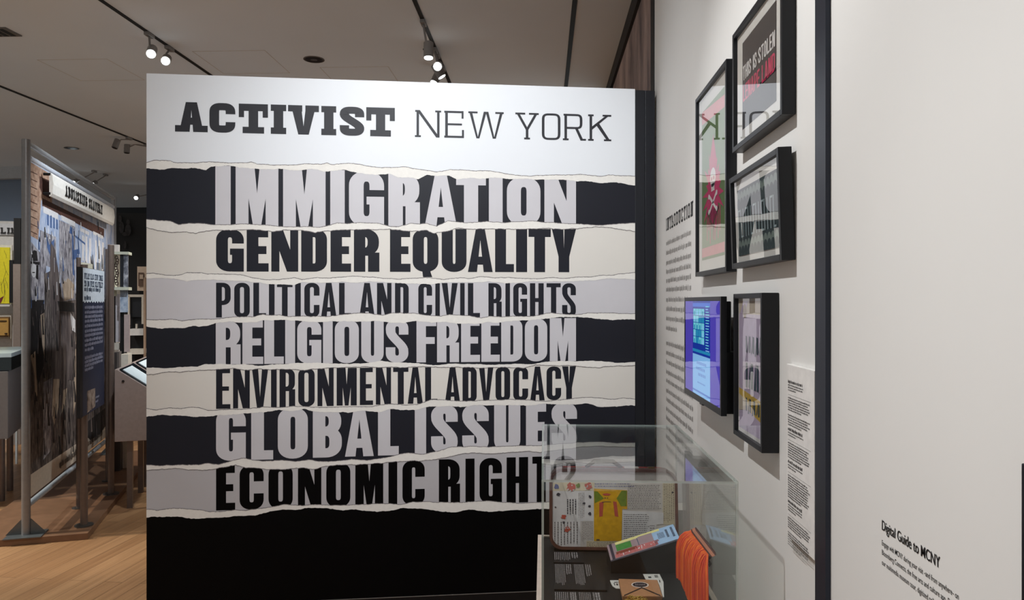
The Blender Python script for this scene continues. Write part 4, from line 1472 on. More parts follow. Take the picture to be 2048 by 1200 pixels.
st_.box((p1.x - 0.022, p0.y + 0.006, DZ + 0.0005), (p1.x - 0.006, p0.y + 0.02, p1.z + 0.012))
st_.build('hanger', mat('clear_hanger', (60, 56, 54), 0.4), fr_)

# ---- kraft envelope box with stickers
def deck_quad(pts, z=0.0):
    return [on_z(x, y, DZ + z) for x, y in pts]


M_kraft = mat('kraft_paper', (172, 122, 84), 0.75, var=0.08, scale=70)
hgt = 0.016
q = deck_quad([(1237, 1157), (1315, 1159.5), (1325, 1192), (1244.5, 1192)], hgt)
en = thing('paper_envelope', 'brown kraft paper envelope with a black oval badge on the deck', 'envelope', sum(q, Vector()) / 4 - Vector((0, 0, hgt)))
m = MB(); lowq = [Vector((p.x, p.y, DZ + 0.0028)) for p in q]
m.hexa([lowq[3], lowq[2], lowq[1], lowq[0], q[3], q[2], q[1], q[0]])
m.build('pouch', M_kraft, en, bevel=0.002)
ec = Pl(q[3], q[2] - q[3], (q[0] - q[3]))
ew, eh = (q[2] - q[3]).length, (q[0] - q[3]).length
m = MB(); m.poly([ec.w(x, y, 0.0004) for x, y in blob(ew * 0.52, eh * 0.62, ew * 0.225, eh * 0.17, 28)]); bd = m.build('badge', mat('badge_white', (214, 200, 190), 0.6), en)
m = MB(); m.poly([ec.w(x, y, 0.0008) for x, y in blob(ew * 0.52, eh * 0.62, ew * 0.19, eh * 0.135, 28)]); m.build('badge_centre', mat('badge_black', (38, 30, 36), 0.5), bd)
m = MB()
for k in range(6):
    m.poly([ec.w(ew * (0.40 + 0.045 * k + dx * .03), eh * 0.57 + dy * eh * .1, 0.0012) for dx, dy in rect(0, 0, 0.8, 1)])
m.build('badge_letters', mat('badge_grey', (120, 110, 112), 0.6), bd)
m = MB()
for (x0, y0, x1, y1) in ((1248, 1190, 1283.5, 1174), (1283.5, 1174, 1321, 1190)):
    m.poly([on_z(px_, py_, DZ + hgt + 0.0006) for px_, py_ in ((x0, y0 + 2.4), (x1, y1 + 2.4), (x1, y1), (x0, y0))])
m.build('flap_edge', mat('flap_dark_line', (44, 26, 18), 0.8), en)  # dark chevron marking the flap edge


def sticker(label, pts, prints):
    qq = deck_quad(pts, 0.0022)
    t = thing('sticker', label, 'sticker', sum(qq, Vector()) / len(qq) - Vector((0, 0, 0.0022)), 'white stickers under the envelope')
    m = MB(); m.prism([p - Vector((0, 0, 0.0017)) for p in qq], (0, 0, 0.0017)); m.build('paper', mat('sticker_white', (216, 212, 206), 0.6), t)
    m = MB()
    for pr in prints:
        m.poly([on_z(x, y, DZ + 0.0025) for x, y in pr])
    m.build('print', mat('sticker_print', (60, 58, 60), 0.6), t)


sticker('round white sticker poking out left of the envelope', [(1220, 1160.5), (1240, 1160.5), (1241, 1177), (1232, 1176.5), (1225, 1172), (1222, 1166)],
        [[(1228, 1164), (1236, 1163.5), (1236.5, 1165), (1228.5, 1165.5)], [(1227, 1166), (1229, 1166), (1231, 1171), (1229, 1171)], [(1232, 1167), (1236, 1167), (1236, 1171), (1233, 1171)]])
sticker('white rectangular sticker poking out behind and right of the envelope', [(1286, 1148), (1319, 1148), (1327, 1164), (1328, 1194), (1310, 1194)],
        [[(1296, 1153), (1302, 1153), (1303, 1156), (1297, 1156)], [(1308, 1150.5), (1315, 1150.5), (1316, 1152), (1309, 1152)], [(1309, 1153), (1316, 1153), (1317, 1154.5), (1310, 1154.5)], [(1318, 1160), (1320, 1160), (1321, 1165), (1319, 1165)]])
# ---- gold chain at the front of the envelope
gm = MB()
rg = random.Random(2)
for k in range(11):
    x = 1252 + k * 3.9
    c = on_z(x, 1201 - 5 * math.sin(k / 10 * math.pi) + rg.uniform(-3, 3), DZ + 0.012 + 0.004 * (k % 2))
    pts = [c + Vector((0.006 * math.cos(t * math.pi / 5), 0.002 * math.sin(t * math.pi / 5 * 2) + (0.004 * math.sin(t * math.pi / 5) if k % 2 else 0), 0.007 * math.sin(t * math.pi / 5) * (0.4 if k % 2 else 1))) for t in range(11)]
    gm.tube(pts, 0.0016, 6, cap=False)
gm.box((on_z(1252, 1203, DZ).x, on_z(1252, 1214, DZ).y, DZ + 0.0005), (on_z(1292, 1203, DZ).x, on_z(1252, 1203, DZ).y, DZ + 0.008))
tag(gm.build('gold_chain', mat('gold', (196, 160, 82), 0.4, 0.5), None, smooth=True), 'pale gold chain of links lying in front of the paper envelope', 'chain')

# ================================================================== left: mural partition
def unit(px):
    a = math.atan((px - CX) / FPX)
    return (FW * math.cos(a) + RT * math.sin(a)).normalized()


U = unit(550)                          # the left group runs this way
V = Vector((U.y, -U.x, 0))             # and faces this way, to the right


def line_at_px(p0, d, px):
    """point where the upright plane of picture column px meets the floor line p0 + t d"""
    n = ray(px, 604).cross(UP)
    t = (EYE - p0).dot(n) / d.dot(n)
    return p0 + d * t


def flat(v, z=0.0):
    return Vector((v.x, v.y, z))


PZ = 0.045
corner = flat(on_z(176, 1079, 0))
M_plinth = mat('plinth_oak', (122, 88, 64), 0.4, var=0.12, scale=14)
pb_ = MB()
pb_.obox(corner, -V * 0.75, U * 3.0, UP * PZ)
plinth = pb_.build('display_platform', [M_plinth], None, bevel=0.003)
tag(plinth, 'low brown wooden platform carrying the mural screen and text stands', 'platform')

near = flat(on_z(52, 1070, PZ))
far = flat(line_at_px(near, U, 227))
L_ = (far - near).length
scr = thing('mural_screen', 'tall steel framed screen with a printed street crowd engraving facing right', 'exhibit screen', (near + far) / 2 + UP * PZ)
ztop = H + (604 - 279) / FPX * (near - flat(EYE)).dot(FW)
M_tube = mat('steel_tube', (142, 140, 140), 0.35, 0.6)
for p_, nm in ((near, 0), (far, 1)):
    m = MB(); m.tube([p_ + UP * PZ, p_ + UP * ztop], 0.027, 16); post = m.build('post', M_tube, scr, smooth=True)
    m = MB(); m.obox(p_ - V * 0.11 - U * 0.09 + UP * PZ, V * 0.22, U * 0.18, UP * 0.006)
    for s in (-1, 1):
        m.prism([p_ + V * s * 0.025 + UP * (PZ + 0.006), p_ + V * s * 0.12 + UP * (PZ + 0.006), p_ + V * s * 0.025 + UP * (PZ + 0.11)], U * 0.006)
    m.build('base_plate', mat('base_plate_steel', (104, 106, 106), 0.45, 0.6), scr)
for z_, r_, nm in ((ztop - 0.02, 0.020, 'top_rail'), (0.235, 0.020, 'bottom_rail')):
    m = MB(); m.tube([near + U * 0.02 + UP * z_, far - U * 0.02 + UP * z_], r_, 12); m.build(nm, mat('pale_rail', (182, 186, 190), 0.35, 0.4), scr, smooth=True)
m = MB(); m.tube([near + U * 0.05 + UP * (ztop - 0.115), far - U * 0.05 + UP * (ztop - 0.115)], 0.022, 12); m.build('canvas_roll', mat('roll_white', (206, 212, 222), 0.5), scr, smooth=True)
# canvas
cv = Pl(near + V * 0.012, U, UP)
cz0, cz1 = 0.285, ztop - 0.10
ca0, ca1 = 0.035, L_ - 0.035
m = MB(); m.obox(cv.w(ca0, cz0, -0.003), U * (ca1 - ca0), UP * (cz1 - cz0), V * 0.003)
canvas = m.build('canvas', streaked('canvas_print', (128, 142, 172), (176, 182, 196), (206, 200, 198), (9, 9, 4)), scr)
ART = [streaked('mural_brick', (138, 104, 86), (170, 140, 120), (188, 160, 140), (20, 20, 26)), mat('mural_doorway_and_shade', (78, 50, 42), 0.7, var=.3), streaked('mural_blue', (128, 148, 184), (172, 184, 206), (206, 208, 216), (26, 26, 9)),
       mat('mural_pale', (214, 212, 212), 0.7, var=.08), mat('mural_ink', (30, 27, 28), 0.7, var=.35, scale=30), streaked('mural_dark_crowd', (34, 30, 30), (88, 80, 77), (140, 128, 120), (34, 34, 9)),
       streaked('mural_grey_cloth', (66, 58, 58), (96, 86, 84), (130, 118, 112), (14, 14, 3)), streaked('mural_skin', (140, 122, 104), (172, 152, 132), (200, 182, 160), (12, 12, 5)), mat('mural_cream', (204, 190, 172), 0.7, var=.06), mat('mural_deep_blue', (74, 100, 146), 0.7, var=.2), streaked('mural_engraved', (60, 56, 62), (150, 146, 152), (205, 200, 200), (26, 26, 12))]
art = MB()


def A(pts, mi, lay=1):
    art.poly([cv.w(min(max(a, ca0), ca1), min(max(b_, cz0), cz1), 0.0004 + 0.0003 * lay) for a, b_ in (cv.px(x, y) for x, y in pts)], mi)


# brick house and doorway at the upper left, the sign's cast shadow painted below
A([(57, 322), (104, 350), (104, 410), (82, 400), (76, 480), (57, 470)], 0)
A([(79, 352), (100, 362), (100, 398), (84, 388), (79, 375)], 1, 2)
A([(84, 396), (208, 458), (208, 475), (84, 412)], 1, 2)  # brown strip painted as the hanging sign's cast shadow
for k in range(9):
    y = 340 + k * 15
    A([(57, y), (74, y + 8), (74, y + 9.5), (57, y + 1.6)], 1, 3)
# blue street with pale columns, windows and flags
A([(84, 402), (212, 462), (212, 620), (60, 560), (57, 470), (76, 480)], 2)
for (x0, x1, yt0, yb0) in ((86, 116, 412, 425), (122, 150, 430, 440), (160, 178, 455, 462), (186, 206, 462, 468)):
    A([(x0, yt0), (x1, yt0 + (x1 - x0) * .5), (x1, yb0 + (x1 - x0) * .5), (x0, yb0)], 3, 3)
rg = random.Random(31)
for (x, y0, y1) in ((94, 428, 450), (100, 430, 455), (106, 434, 456), (112, 436, 458), (164, 470, 520), (171, 472, 524), (178, 476, 540), (190, 480, 560), (197, 480, 560), (204, 484, 565)):
    A([(x, y0), (x + 3.2, y0 + 1.6), (x + 3.2, y1 + 1.6), (x, y1)], 9 if x < 120 else 3, 3)
for (x0, y0, x1, y1) in ((118, 440, 150, 560), (80, 460, 112, 540)):
    A([(x0, y0), (x1, y0 + 14), (x1, y1), (x0, y1 - 14)], 10, 2)
A([(92, 466), (98, 490), (108, 478), (106, 500), (100, 512), (94, 496)], 9, 4)
A([(140, 452), (148, 458), (146, 470), (138, 466)], 9, 4); A([(146, 500), (158, 498), (157, 515), (146, 520)], 9, 4)
A([(143, 455), (146, 456), (150, 600), (146, 600)], 9, 4)
A([(150, 470), (170, 486), (170, 490), (150, 474)], 9, 4)
# foreground crowd: top-hatted figure, cloaked figures, trousers
A([(57, 560), (214, 600), (214, 870), (57, 985)], 5, 1)
A([(57, 480), (92, 520), (92, 620), (57, 610)], 10, 3)
A([(63, 506), (67, 500), (73, 502), (75, 522), (62, 522)], 4, 5)
A([(58, 522), (79, 524), (78, 530), (58, 527)], 4, 5)
A(blob(67, 541, 5.5, 14, 16), 3, 5)
A([(72, 530), (76, 530), (76, 560), (71, 556)], 4, 6); A([(64, 544), (69, 544), (69, 546), (64, 546)], 4, 6)
A([(58, 566), (70, 558), (84, 568), (88, 600), (57, 598)], 10, 5)
A([(57, 600), (88, 600), (90, 720), (76, 770), (57, 700)], 4, 5)
A([(80, 630), (88, 625), (89, 720), (84, 690)], 7, 6)
A([(60, 712), (70, 702), (74, 790), (70, 800), (68, 745)], 7, 6)
A([(88, 548), (104, 540), (118, 560), (130, 680), (100, 770), (90, 690)], 5, 4)
A([(100, 480), (110, 500), (128, 620), (112, 690), (100, 600)], 6, 5)
A([(116, 545), (130, 532), (148, 552), (150, 600), (120, 604)], 10, 5)
A([(124, 566), (136, 556), (148, 570), (146, 596), (128, 602)], 7, 6)
A([(114, 602), (148, 606), (148, 624), (118, 622)], 4, 6)
A([(112, 622), (136, 618), (144, 640), (146, 760), (118, 760)], 6, 5)
A([(140, 625), (150, 640), (150, 665), (143, 660)], 3, 6)
A([(104, 690), (118, 690), (118, 770), (110, 880), (104, 880)], 6, 6)
A([(106, 758), (118, 758), (116, 815), (108, 850), (103, 830)], 7, 7)
A([(122, 700), (136, 740), (134, 780), (122, 830), (119, 800)], 6, 6)
A([(126, 780), (134, 776), (128, 812), (122, 828)], 7, 7)
A([(86, 765), (104, 755), (102, 900), (86, 920)], 10, 5)
A([(148, 735), (152, 660), (152, 800), (146, 830)], 7, 6)
A([(176, 842), (210, 816), (212, 850), (200, 868), (180, 880), (172, 872)], 4, 6)
# pale caption strip at the foot of the print
A([(57, 952), (214, 846), (214, 886), (57, 1002)], 8, 3)
for k in range(120):                                   # engraved hatching
    x = rg.uniform(58, 208)
    y = rg.uniform(600, 900)
    l_ = rg.uniform(14, 46)
    A([(x, y), (x + 1.0, y), (x + 1.6 + rg.uniform(-4, 4), y + l_), (x + 0.8, y + l_)], 4 if rg.random() < .62 else 6, 9)
for k in range(70):
    x = rg.uniform(60, 206)
    y = rg.uniform(440, 600)
    l_ = rg.uniform(8, 30)
    A([(x, y), (x + .8, y), (x + 1.0 + rg.uniform(-3, 3), y + l_), (x + 0.4, y + l_)], rg.choice((9, 3, 3, 4)), 9)
art.build('engraving', ART, canvas)
m = MB()
greek(m, cv, 0.75, 0.335, 1.5, 0.05, 1, 0.035, 0.005, 5, last=1.0)
m.build('caption', mat('caption_ink', (70, 62, 58), 0.7), canvas)

# hanging sign in front of the canvas
sg = Pl(near + V * 0.07, U, UP)
sa0, sa1 = sg.px(101, 370)[0], sg.px(225.5, 425)[0]
szt, szb = sg.px(101, 345)[1], sg.px(101, 392.5)[1]
sign = thing('hanging_sign', 'long white sign reading ABOLISHING SLAVERY on the mural screen', 'sign', near + U * (sa0 + sa1) / 2 + V * 0.07 + UP * szb)
m = MB()
prof = [(0.0, szt), (0.012, szt - 0.02), (0.018, (szt + szb) / 2), (0.012, szb + 0.02), (0.0, szb), (-0.008, szb), (-0.008, szt)]
m.prism([sg.w(sa0, z_, o_) for o_, z_ in prof], U * (sa1 - sa0))
m.build('board', mat('sign_white', (224, 220, 212), 0.55), sign)
sg2 = Pl(near + V * 0.07 + V * 0.0187, U, UP)
s0, s1 = sg2.px(131, 390)[0], sg2.px(205, 420)[0]
m = MB(); zc = (szt + szb) / 2
letters(m, sg2, fit_line('ABOLISHING SLAVERY', s1 - s0, 0.016), zc - 0.038, zc + 0.045, 0.026, 0.016, 0.0005, True, 0, s0, 3.0)
m.build('lettering', M_vinyl, sign)
for k, uu in enumerate((sa0 + 0.004, sa0 + 0.004, sa1 - 0.03, sa1 - 0.03)):
    z_ = szt - 0.012 if k % 2 == 0 else szb + 0.02
    m = MB(); m.tube([sg.w(uu, z_, -0.045), sg.w(uu, z_, 0.0)], 0.010, 10); m.build('clamp', M_black, sign)

# ---- text stand in front of the screen
pA, pB = flat(on_z(168, 1051, PZ)), flat(on_z(222, 988, PZ))
dAB = (pB - pA)
tp = Pl(pA + V * 0.03, U, UP)
ts = thing('text_stand', 'slim two-post stand with a dark navy text panel and pale torn heading', 'exhibit stand', (pA + pB) / 2 + UP * PZ)
M_post2 = mat('stand_post_bronze', (112, 98, 90), 0.4, 0.5)
for p_, top in ((pA, 1.86), (pB, 2.06)):
    m = MB(); m.tube([p_ + UP * PZ, p_ + UP * top], 0.024, 14); m.build('post', M_post2, ts, smooth=True)
    m = MB(); m.tube([p_ + UP * PZ, p_ + UP * (PZ + 0.008)], 0.06, 18); m.build('foot', mat('foot_steel', (96, 92, 88), 0.4, .7), ts)
a0, a1 = tp.px(160, 600)[0], tp.px(208.5, 600)[0]
zt_, zb_ = tp.px(164, 534)[1], tp.px(163, 836)[1]
m = MB(); m.obox(tp.w(a0, zb_, -0.02), U * (a1 - a0), UP * (zt_ - zb_), V * 0.02); tpan = m.build('panel', mat('text_panel_edge', (14, 15, 20), 0.5), ts, bevel=0.002)
zs = tp.px(165, 604)[1]
m = MB()
N_ = 60
aa0 = tp.px(165.5, 600)[0]
m.poly([tp.w(aa0, zb_ + 0.004, 0.0004), tp.w(a1 - 0.003, zb_ + 0.004, 0.0004), tp.w(a1 - 0.003, zs, 0.0004), tp.w(aa0, zs, 0.0004)])
m.build('face', mat('text_panel_navy', (42, 48, 70), 0.5), tpan)
m = MB()
rg = random.Random(9)
e_ = [(aa0 + (a1 - aa0) * k / N_, zs + 0.006 * math.sin(k * .9) + rg.uniform(-.003, .003)) for k in range(N_ + 1)]
m.poly([tp.w(a, b_, 0.0006) for a, b_ in e_] + [tp.w(a1, zt_ - 0.002, 0.0006), tp.w(aa0, zt_ - 0.002, 0.0006)])
m.build('heading_paper', mat('heading_paper', (214, 224, 232), 0.55), tpan)
W_ = (a1 - aa0)
for txt, yy in (('WHAT HAS NEW YORK', 552), ('TO DO WITH SLAVERY?', 567)):
    zl = tp.px(168, yy)[1]
    m = MB()
    letters(m, tp, fit_line(txt, W_ * 0.86, 0.006), zl - 0.02, zl + 0.022, 0.013, 0.010, 0.0012, True, 0, aa0 + W_ * .06, 3.0)
    m.build('heading', mat('heading_ink', (58, 72, 92), 0.6), tpan)
m = MB()
greek(m, tp, aa0 + W_ * .06, tp.px(168, 582)[1], W_ * .8, 0.06, 2, 0.024, 0.0012, 41, last=.35)
m.build('subheading', mat('heading_ink', (58, 72, 92), 0.6), tpan)
rows = [614, 624, 633, 642, 652, 662, 671, 681, 690, 700, 0, 716, 724, 732, 740]
for k, r in enumerate(rows):
    if r:
        m = MB()
        greek(m, tp, aa0 + W_ * .08, tp.px(168, r)[1] - 0.012, W_ * .86, 0.03, 1, 0.017, 0.0012, 60 + k, last=0.97 if k not in (9, 14) else .45)
        m.build('text_line', mat('panel_print', (150, 152, 172), 0.6), tpan)
m = MB(); m.poly([tp.w(*tp.px(x, y), 0.0012) for x, y in ((174, 826), (190, 813), (190, 776), (174, 782))]); m.build('picture', streaked('panel_picture', (60, 48, 44), (150, 132, 120), (196, 184, 172), (30, 30, 14)), tpan)
m = MB(); greek(m, tp, tp.px(191, 800)[0], tp.px(191, 797)[1], 0.13, 0.03, 2, 0.012, 0.0012, 77, last=.6); m.build('picture_caption', mat('panel_print', (150, 152, 172), 0.6), tpan)

# ---- second stand behind it
pC, pD = flat(on_z(157, 1016, PZ)), flat(on_z(215, 962, PZ))
t2 = thing('text_stand', 'plain two-post stand with a pale board half hidden behind the navy text panel', 'exhibit stand', (pC + pD) / 2 + UP * PZ)
for p_, top in ((pC, 1.935), (pD, 2.06)):
    m = MB(); m.tube([p_ + UP * PZ, p_ + UP * top], 0.016, 12); m.build('post', M_post2, t2, smooth=True)
    m = MB(); m.tube([p_ + UP * PZ, p_ + UP * (PZ + 0.006)], 0.045, 16); m.build('foot', mat('foot_steel', (96, 92, 88), 0.4, .7), t2)
dCD = (pD - pC).normalized()
nCD = Vector((dCD.y, -dCD.x, 0))
m = MB(); m.obox(pC + nCD * 0.018 + UP * 1.80, dCD * 0.28, nCD * 0.012, UP * 0.1); m.build('board', mat('stand_board_cream', (208, 204, 182), 0.6), t2)
m = MB(); m.obox(pC + nCD * 0.0305 + dCD * .02 + UP * 1.815, dCD * 0.22, nCD * 0.001, UP * 0.025); m.build('print_line', M_txt, t2)

# ================================================================== things further back on the left
def fbox(mb, x0, x1, y0, y1, d, th=0.03, mi=0, zfloor=None):
    """upright slab facing the viewer's side of the room: columns x0..x1, rows y0 (top)..y1 (bottom) at distance d"""
    p = at(x0, 604, d)
    p = flat(p)
    e = line_at_px(p, V, x1)
    zt = H + (604 - y0) / FPX * d
    zb = zfloor if zfloor is not None else H + (604 - y1) / FPX * d
    mb.obox(p + UP * zb, e - p, U * th, UP * (zt - zb), mi)


def fslab(name, x0, x1, y0, y1, d, th, m_, parent, **k):
    b_ = MB()
    fbox(b_, x0, x1, y0, y1, d, th, 0, **k)
    return b_.build(name, m_, parent)


M_cream = mat('cream_board', (206, 198, 184), 0.6)
M_wht = mat('exhibit_white', (214, 212, 208), 0.6)
# sloped reading kiosk beside the platform
kA = flat(on_z(257, 1021, 0))
kd = (kA).dot(FW)
kl = flat(line_at_px(flat(at(229, 604, kd)), V, 229))
def kiosk(base, label, ln):
    t = thing('reading_kiosk', label, 'reading desk', base + V * 0.3 + U * ln / 2)
    zb0, zt0, zt1 = 0.525, 1.082, 0.79
    W2 = 0.42
    # profile across V: tall at the left, slope down to the right
    prof = [(0, zb0), (W2 + 0.1, zb0), (W2 + 0.1, zt1 - 0.06), (0.02, zt0 - 0.002), (0, zt0)]
    m = MB(); m.prism([base + V * v + UP * z_ for v, z_ in prof], U * ln); m.build('body', mat('kiosk_taupe', (150, 134, 126), 0.5), t, bevel=0.003)
    s0_, s1_ = base + V * 0.03 + UP * (zt0 - 0.004), base + V * (W2 + 0.09) + UP * (zt1 - 0.055)
    sl = (s1_ - s0_)
    nn = Vector(sl.normalized().cross(U)); nn = nn if nn.z > 0 else -nn
    m = MB(); m.obox(s0_ + U * 0.02 + nn * 0.001, sl * 0.97, U * (ln - 0.04), nn * 0.006); m.build('glass_lid', mat('kiosk_glass_dark', (24, 28, 32), 0.12), t)
    m = MB(); m.obox(s0_ + U * 0.05 + sl * 0.03 + nn * 0.0075, sl * 0.42, U * (ln * 0.62), nn * 0.003); lab = m.build('label_sheet', mat('kiosk_sheet', (206, 216, 218), 0.5), t)
    lpz = Pl(s0_ + U * 0.05 + sl * 0.03 + nn * 0.0107, -U, sl * -1)
    m = MB(); kpl = Pl(s0_ + U * (0.05 + ln * .6) + sl * 0.06 + nn * 0.0107, -U, -sl)
    greek(m, kpl, 0.02, -0.03, ln * .5, 0.03, 5, 0.014, 0.0004, 8)
    m.build('print', mat('kiosk_print', (120, 136, 146), 0.6), lab)
    for (v, u) in ((0.10, 0.05), (0.10, ln - 0.08), (W2, 0.05), (W2, ln - 0.08)):
        q_ = base + V * v + U * u
        m = MB(); m.obox(q_ - V * .02 - U * .02, V * 0.04, U * 0.04, UP * zb0); m.build('leg', M_post2, t)
    m = MB(); m.tube([base + V * 0.06 - U * 0.004 + UP * 0.99, base + V * 0.06 + UP * 0.99], 0.010, 12); m.build('lock', mat('lock_dark', (40, 30, 28), 0.4), t)
    return t


kbase = kl
kiosk(kbase, 'taupe sloped reading kiosk on four legs, nearest beside the title panel', 0.62)
kiosk(kbase + U * 0.70, 'taupe sloped reading kiosk just behind the nearest one', 0.72)

# upright display bay behind the text stands
bay = thing('display_bay', 'cream display bay with a glass box and black label panels behind the text stands', 'exhibit stand', flat(at(232, 604, 7.2)) + UP * PZ)
fslab('back_board', 216, 238, 489, 700, 7.25, 0.04, M_wht, bay, zfloor=PZ + 0.0005)
fslab('upright', 215.5, 220.5, 489, 740, 7.2, 0.04, mat('bay_upright', (168, 142, 120), 0.5), bay, zfloor=PZ + 0.0005)
fslab('label_panel', 222.5, 231, 584, 690, 7.15, 0.03, M_black, bay)
fslab('label_strip', 231, 239.5, 588, 684, 7.13, 0.03, mat('strip_pale', (176, 172, 176), 0.6), bay)
fslab('shelf', 219, 241, 686, 700, 7.1, 0.08, M_cream, bay)
fslab('label_panel', 240, 248, 624, 707, 7.1, 0.03, M_black, bay)
fslab('label_strip', 248, 259, 629, 704, 7.08, 0.03, mat('strip_rose', (168, 152, 148), 0.6), bay)
fslab('acrylic_sheet', 240, 255.5, 571, 624.5, 7.05, 0.012, streaked('acrylic_sheet', (110, 128, 150), (156, 168, 184), (186, 196, 206), (30, 30, 18)), bay)
fslab('base_box', 241, 256, 709, 730, 7.0, 0.2, M_cream, bay, zfloor=PZ + 0.0005)
gb = thing('glass_box', 'white framed upright glass box holding a dark chain, on the display bay', 'display box', at(240, 592, 7.0))
fslab('back', 222, 240, 505, 592, 7.12, 0.02, M_cream, gb)
fslab('frame', 222, 227, 503, 592, 6.95, 0.16, mat('box_green_white', (186, 188, 170), 0.5), gb)
fslab('frame', 227, 257.5, 503, 508.5, 6.95, 0.16, mat('box_green_white', (186, 188, 170), 0.5), gb)
fslab('frame', 222, 257.5, 574, 580, 6.95, 0.16, mat('box_green_white', (186, 188, 170), 0.5), gb)
fslab('inner_panel', 240, 246, 509, 574, 7.0, 0.02, M_navy, gb)
fslab('inner_panel', 247, 256, 509, 574, 7.0, 0.02, streaked('box_inner', (30, 32, 40), (110, 112, 120), (190, 192, 196), (20, 20, 14)), gb)
m = MB()
for k in range(11):
    c = at(233 + 1.6 * math.sin(k * 1.3), 515 + k * 5.2, 6.97)
    m.tube([c + V * 0.012 * math.cos(t * math.pi / 4) + UP * 0.016 * math.sin(t * math.pi / 4) for t in range(9)], 0.005, 6, cap=False)
m.build('chain', mat('chain_rust', (58, 42, 34), 0.6), gb, smooth=True)

# open shelf unit at the end of the left aisle
sh_ = thing('shelf_unit', 'white and black open shelf unit far back beside the title panel edge', 'shelf', flat(at(272, 604, 8.6)))
fslab('frame', 255.5, 259, 590, 650, 8.6, 0.05, M_cream, sh_); fslab('frame', 283, 287.5, 590, 648, 8.6, 0.05, M_cream, sh_)
fslab('frame', 255.5, 287.5, 589, 594, 8.6, 0.05, M_cream, sh_)
fslab('back_panel', 256, 287, 594, 720, 8.7, 0.04, mat('shelf_black', (18, 18, 20), 0.5), sh_, zfloor=0.0)
fslab('screen_panel', 260, 282, 596, 634, 8.66, 0.03, mat('shelf_screen', (32, 32, 36), 0.3), sh_)
fslab('divider', 271, 274, 648, 658, 8.6, 0.05, M_cream, sh_)
fslab('shelf', 259.5, 286.5, 658, 671, 8.5, 0.2, M_wht, sh_)
fslab('shelf', 254, 286.5, 700, 709, 8.4, 0.3, M_cream, sh_)
fslab('upright', 287, 291, 555, 712, 8.5, 0.05, mat('bay_upright', (168, 142, 120), 0.5), sh_, zfloor=0.0)
pf = thing('wall_picture', 'small beige picture with a brown drawing, right of the glass box far back', 'picture', at(283, 582, 9.2))
fslab('board', 274.5, 296, 533, 581.5, 9.2, 0.03, mat('picture_beige', (196, 176, 156), 0.6), pf)
fslab('frame', 276.5, 287.5, 545, 572, 9.18, 0.01, mat('picture_brown', (92, 70, 56), 0.6), pf)
fslab('drawing', 279, 286, 549, 558, 9.165, 0.01, mat('picture_light', (178, 158, 140), 0.6), pf)
fslab('mount', 274.5, 296, 581.5, 700, 9.25, 0.03, M_black, pf, zfloor=0.0)
# dark photo wall with faint figures
pw2 = thing('photo_wall', 'black photo mural wall with faint grey figures, far back at the end of the aisle', 'exhibit wall', flat(at(262, 604, 10.5)))
fslab('panel', 225, 330, 425, 900, 10.6, 0.05, mat('photo_black', (12, 12, 14), 0.5), pw2, zfloor=0.0)
m = MB()
for (x, y, rx_, ry_) in ((240, 438, 3.5, 7), (243, 455, 5, 12), (256, 444, 3.4, 5.5), (256, 460, 6, 12), (250, 468, 6, 4), (250, 490, 2.6, 8)):
    for k in range(1):
        m.poly([at(px_, py_, 10.56) for px_, py_ in reversed(blob(x, y, rx_, ry_, 14))])
m.build('figures', mat('photo_figures', (52, 50, 52), 0.7, var=.4, scale=20), pw2)
# grey book columns under the bay
for k in range(3):
    bkt = MB(); fbox(bkt, 221 + k * 6, 226 + k * 6, 706 - k, 742, 6.9, 0.12, 0)
    bkt2 = bkt.build('folder', mat('folder_grey_%d' % k, ((120, 112, 104), (66, 60, 58), (92, 84, 80))[k], 0.6), None)
    tag(bkt2, ('light grey folder, leftmost of three upright folders under the display bay', 'darkest of three upright folders under the display bay', 'mid grey folder, rightmost of three upright folders under the display bay')[k], 'folder', 'upright folders under the bay')
rk = MB(); fbox(rk, 218, 241, 742, 900, 6.88, 0.2, 0, zfloor=PZ + 0.0005)
tag(rk.build('folder_stand', mat('rack_brown', (58, 48, 42), 0.6)), 'dark brown block stand under the upright folders', 'stand')

# ---- far left exhibits
wlb = thing('exhibit_wall', 'white exhibit wall with a yellow poster and bold black slab letters at the far left', 'exhibit wall', flat(at(5, 604, 8.6)))
fslab('panel', -70, 27, 440, 705, 8.6, 0.06, M_wht, wlb, zfloor=0.0)
fslab('header', -70, 27, 445, 468, 8.57, 0.03, mat('header_white', (216, 218, 222), 0.6), wlb)
hpz = Pl(flat(at(-60, 604, 8.565)), V, UP)
m = MB(); xa, xb = hpz.px(-46, 460)[0], hpz.px(26.5, 460)[0]
lay = [('L', hpz.px(1, 460)[0], hpz.px(12, 460)[0]), ('I', hpz.px(14, 460)[0], hpz.px(20, 460)[0]), ('B', hpz.px(21.5, 460)[0], hpz.px(31, 460)[0])]
m = MB(); letters(m, hpz, lay[:2], hpz.px(5, 467)[1], hpz.px(5, 455)[1], 0.018, 0.014, 0.002, True, 0, 0, 3.0)
letters(m, hpz, [('P', lay[2][1], hpz.px(27, 460)[0])], hpz.px(5, 467)[1], hpz.px(5, 455)[1], 0.018, 0.014, 0.002, True, 0, 0, 3.0)
m.build('lettering', M_vinyl, wlb)
fslab('dark_edge', 27.5, 41, 436, 530, 8.5, 0.1, M_black, wlb, zfloor=0.0)
fslab('grey_return', 26, 40.5, 528, 706, 8.4, 0.05, mat('return_grey', (138, 126, 118), 0.6), wlb, zfloor=0.0)
yp = thing('poster', 'bright yellow poster with dark line drawing at the far left edge', 'poster', at(5, 610, 8.5))
fslab('paper', -30, 24, 489, 612, 8.55, 0.02, mat('poster_paper', (220, 218, 206), 0.6), yp)
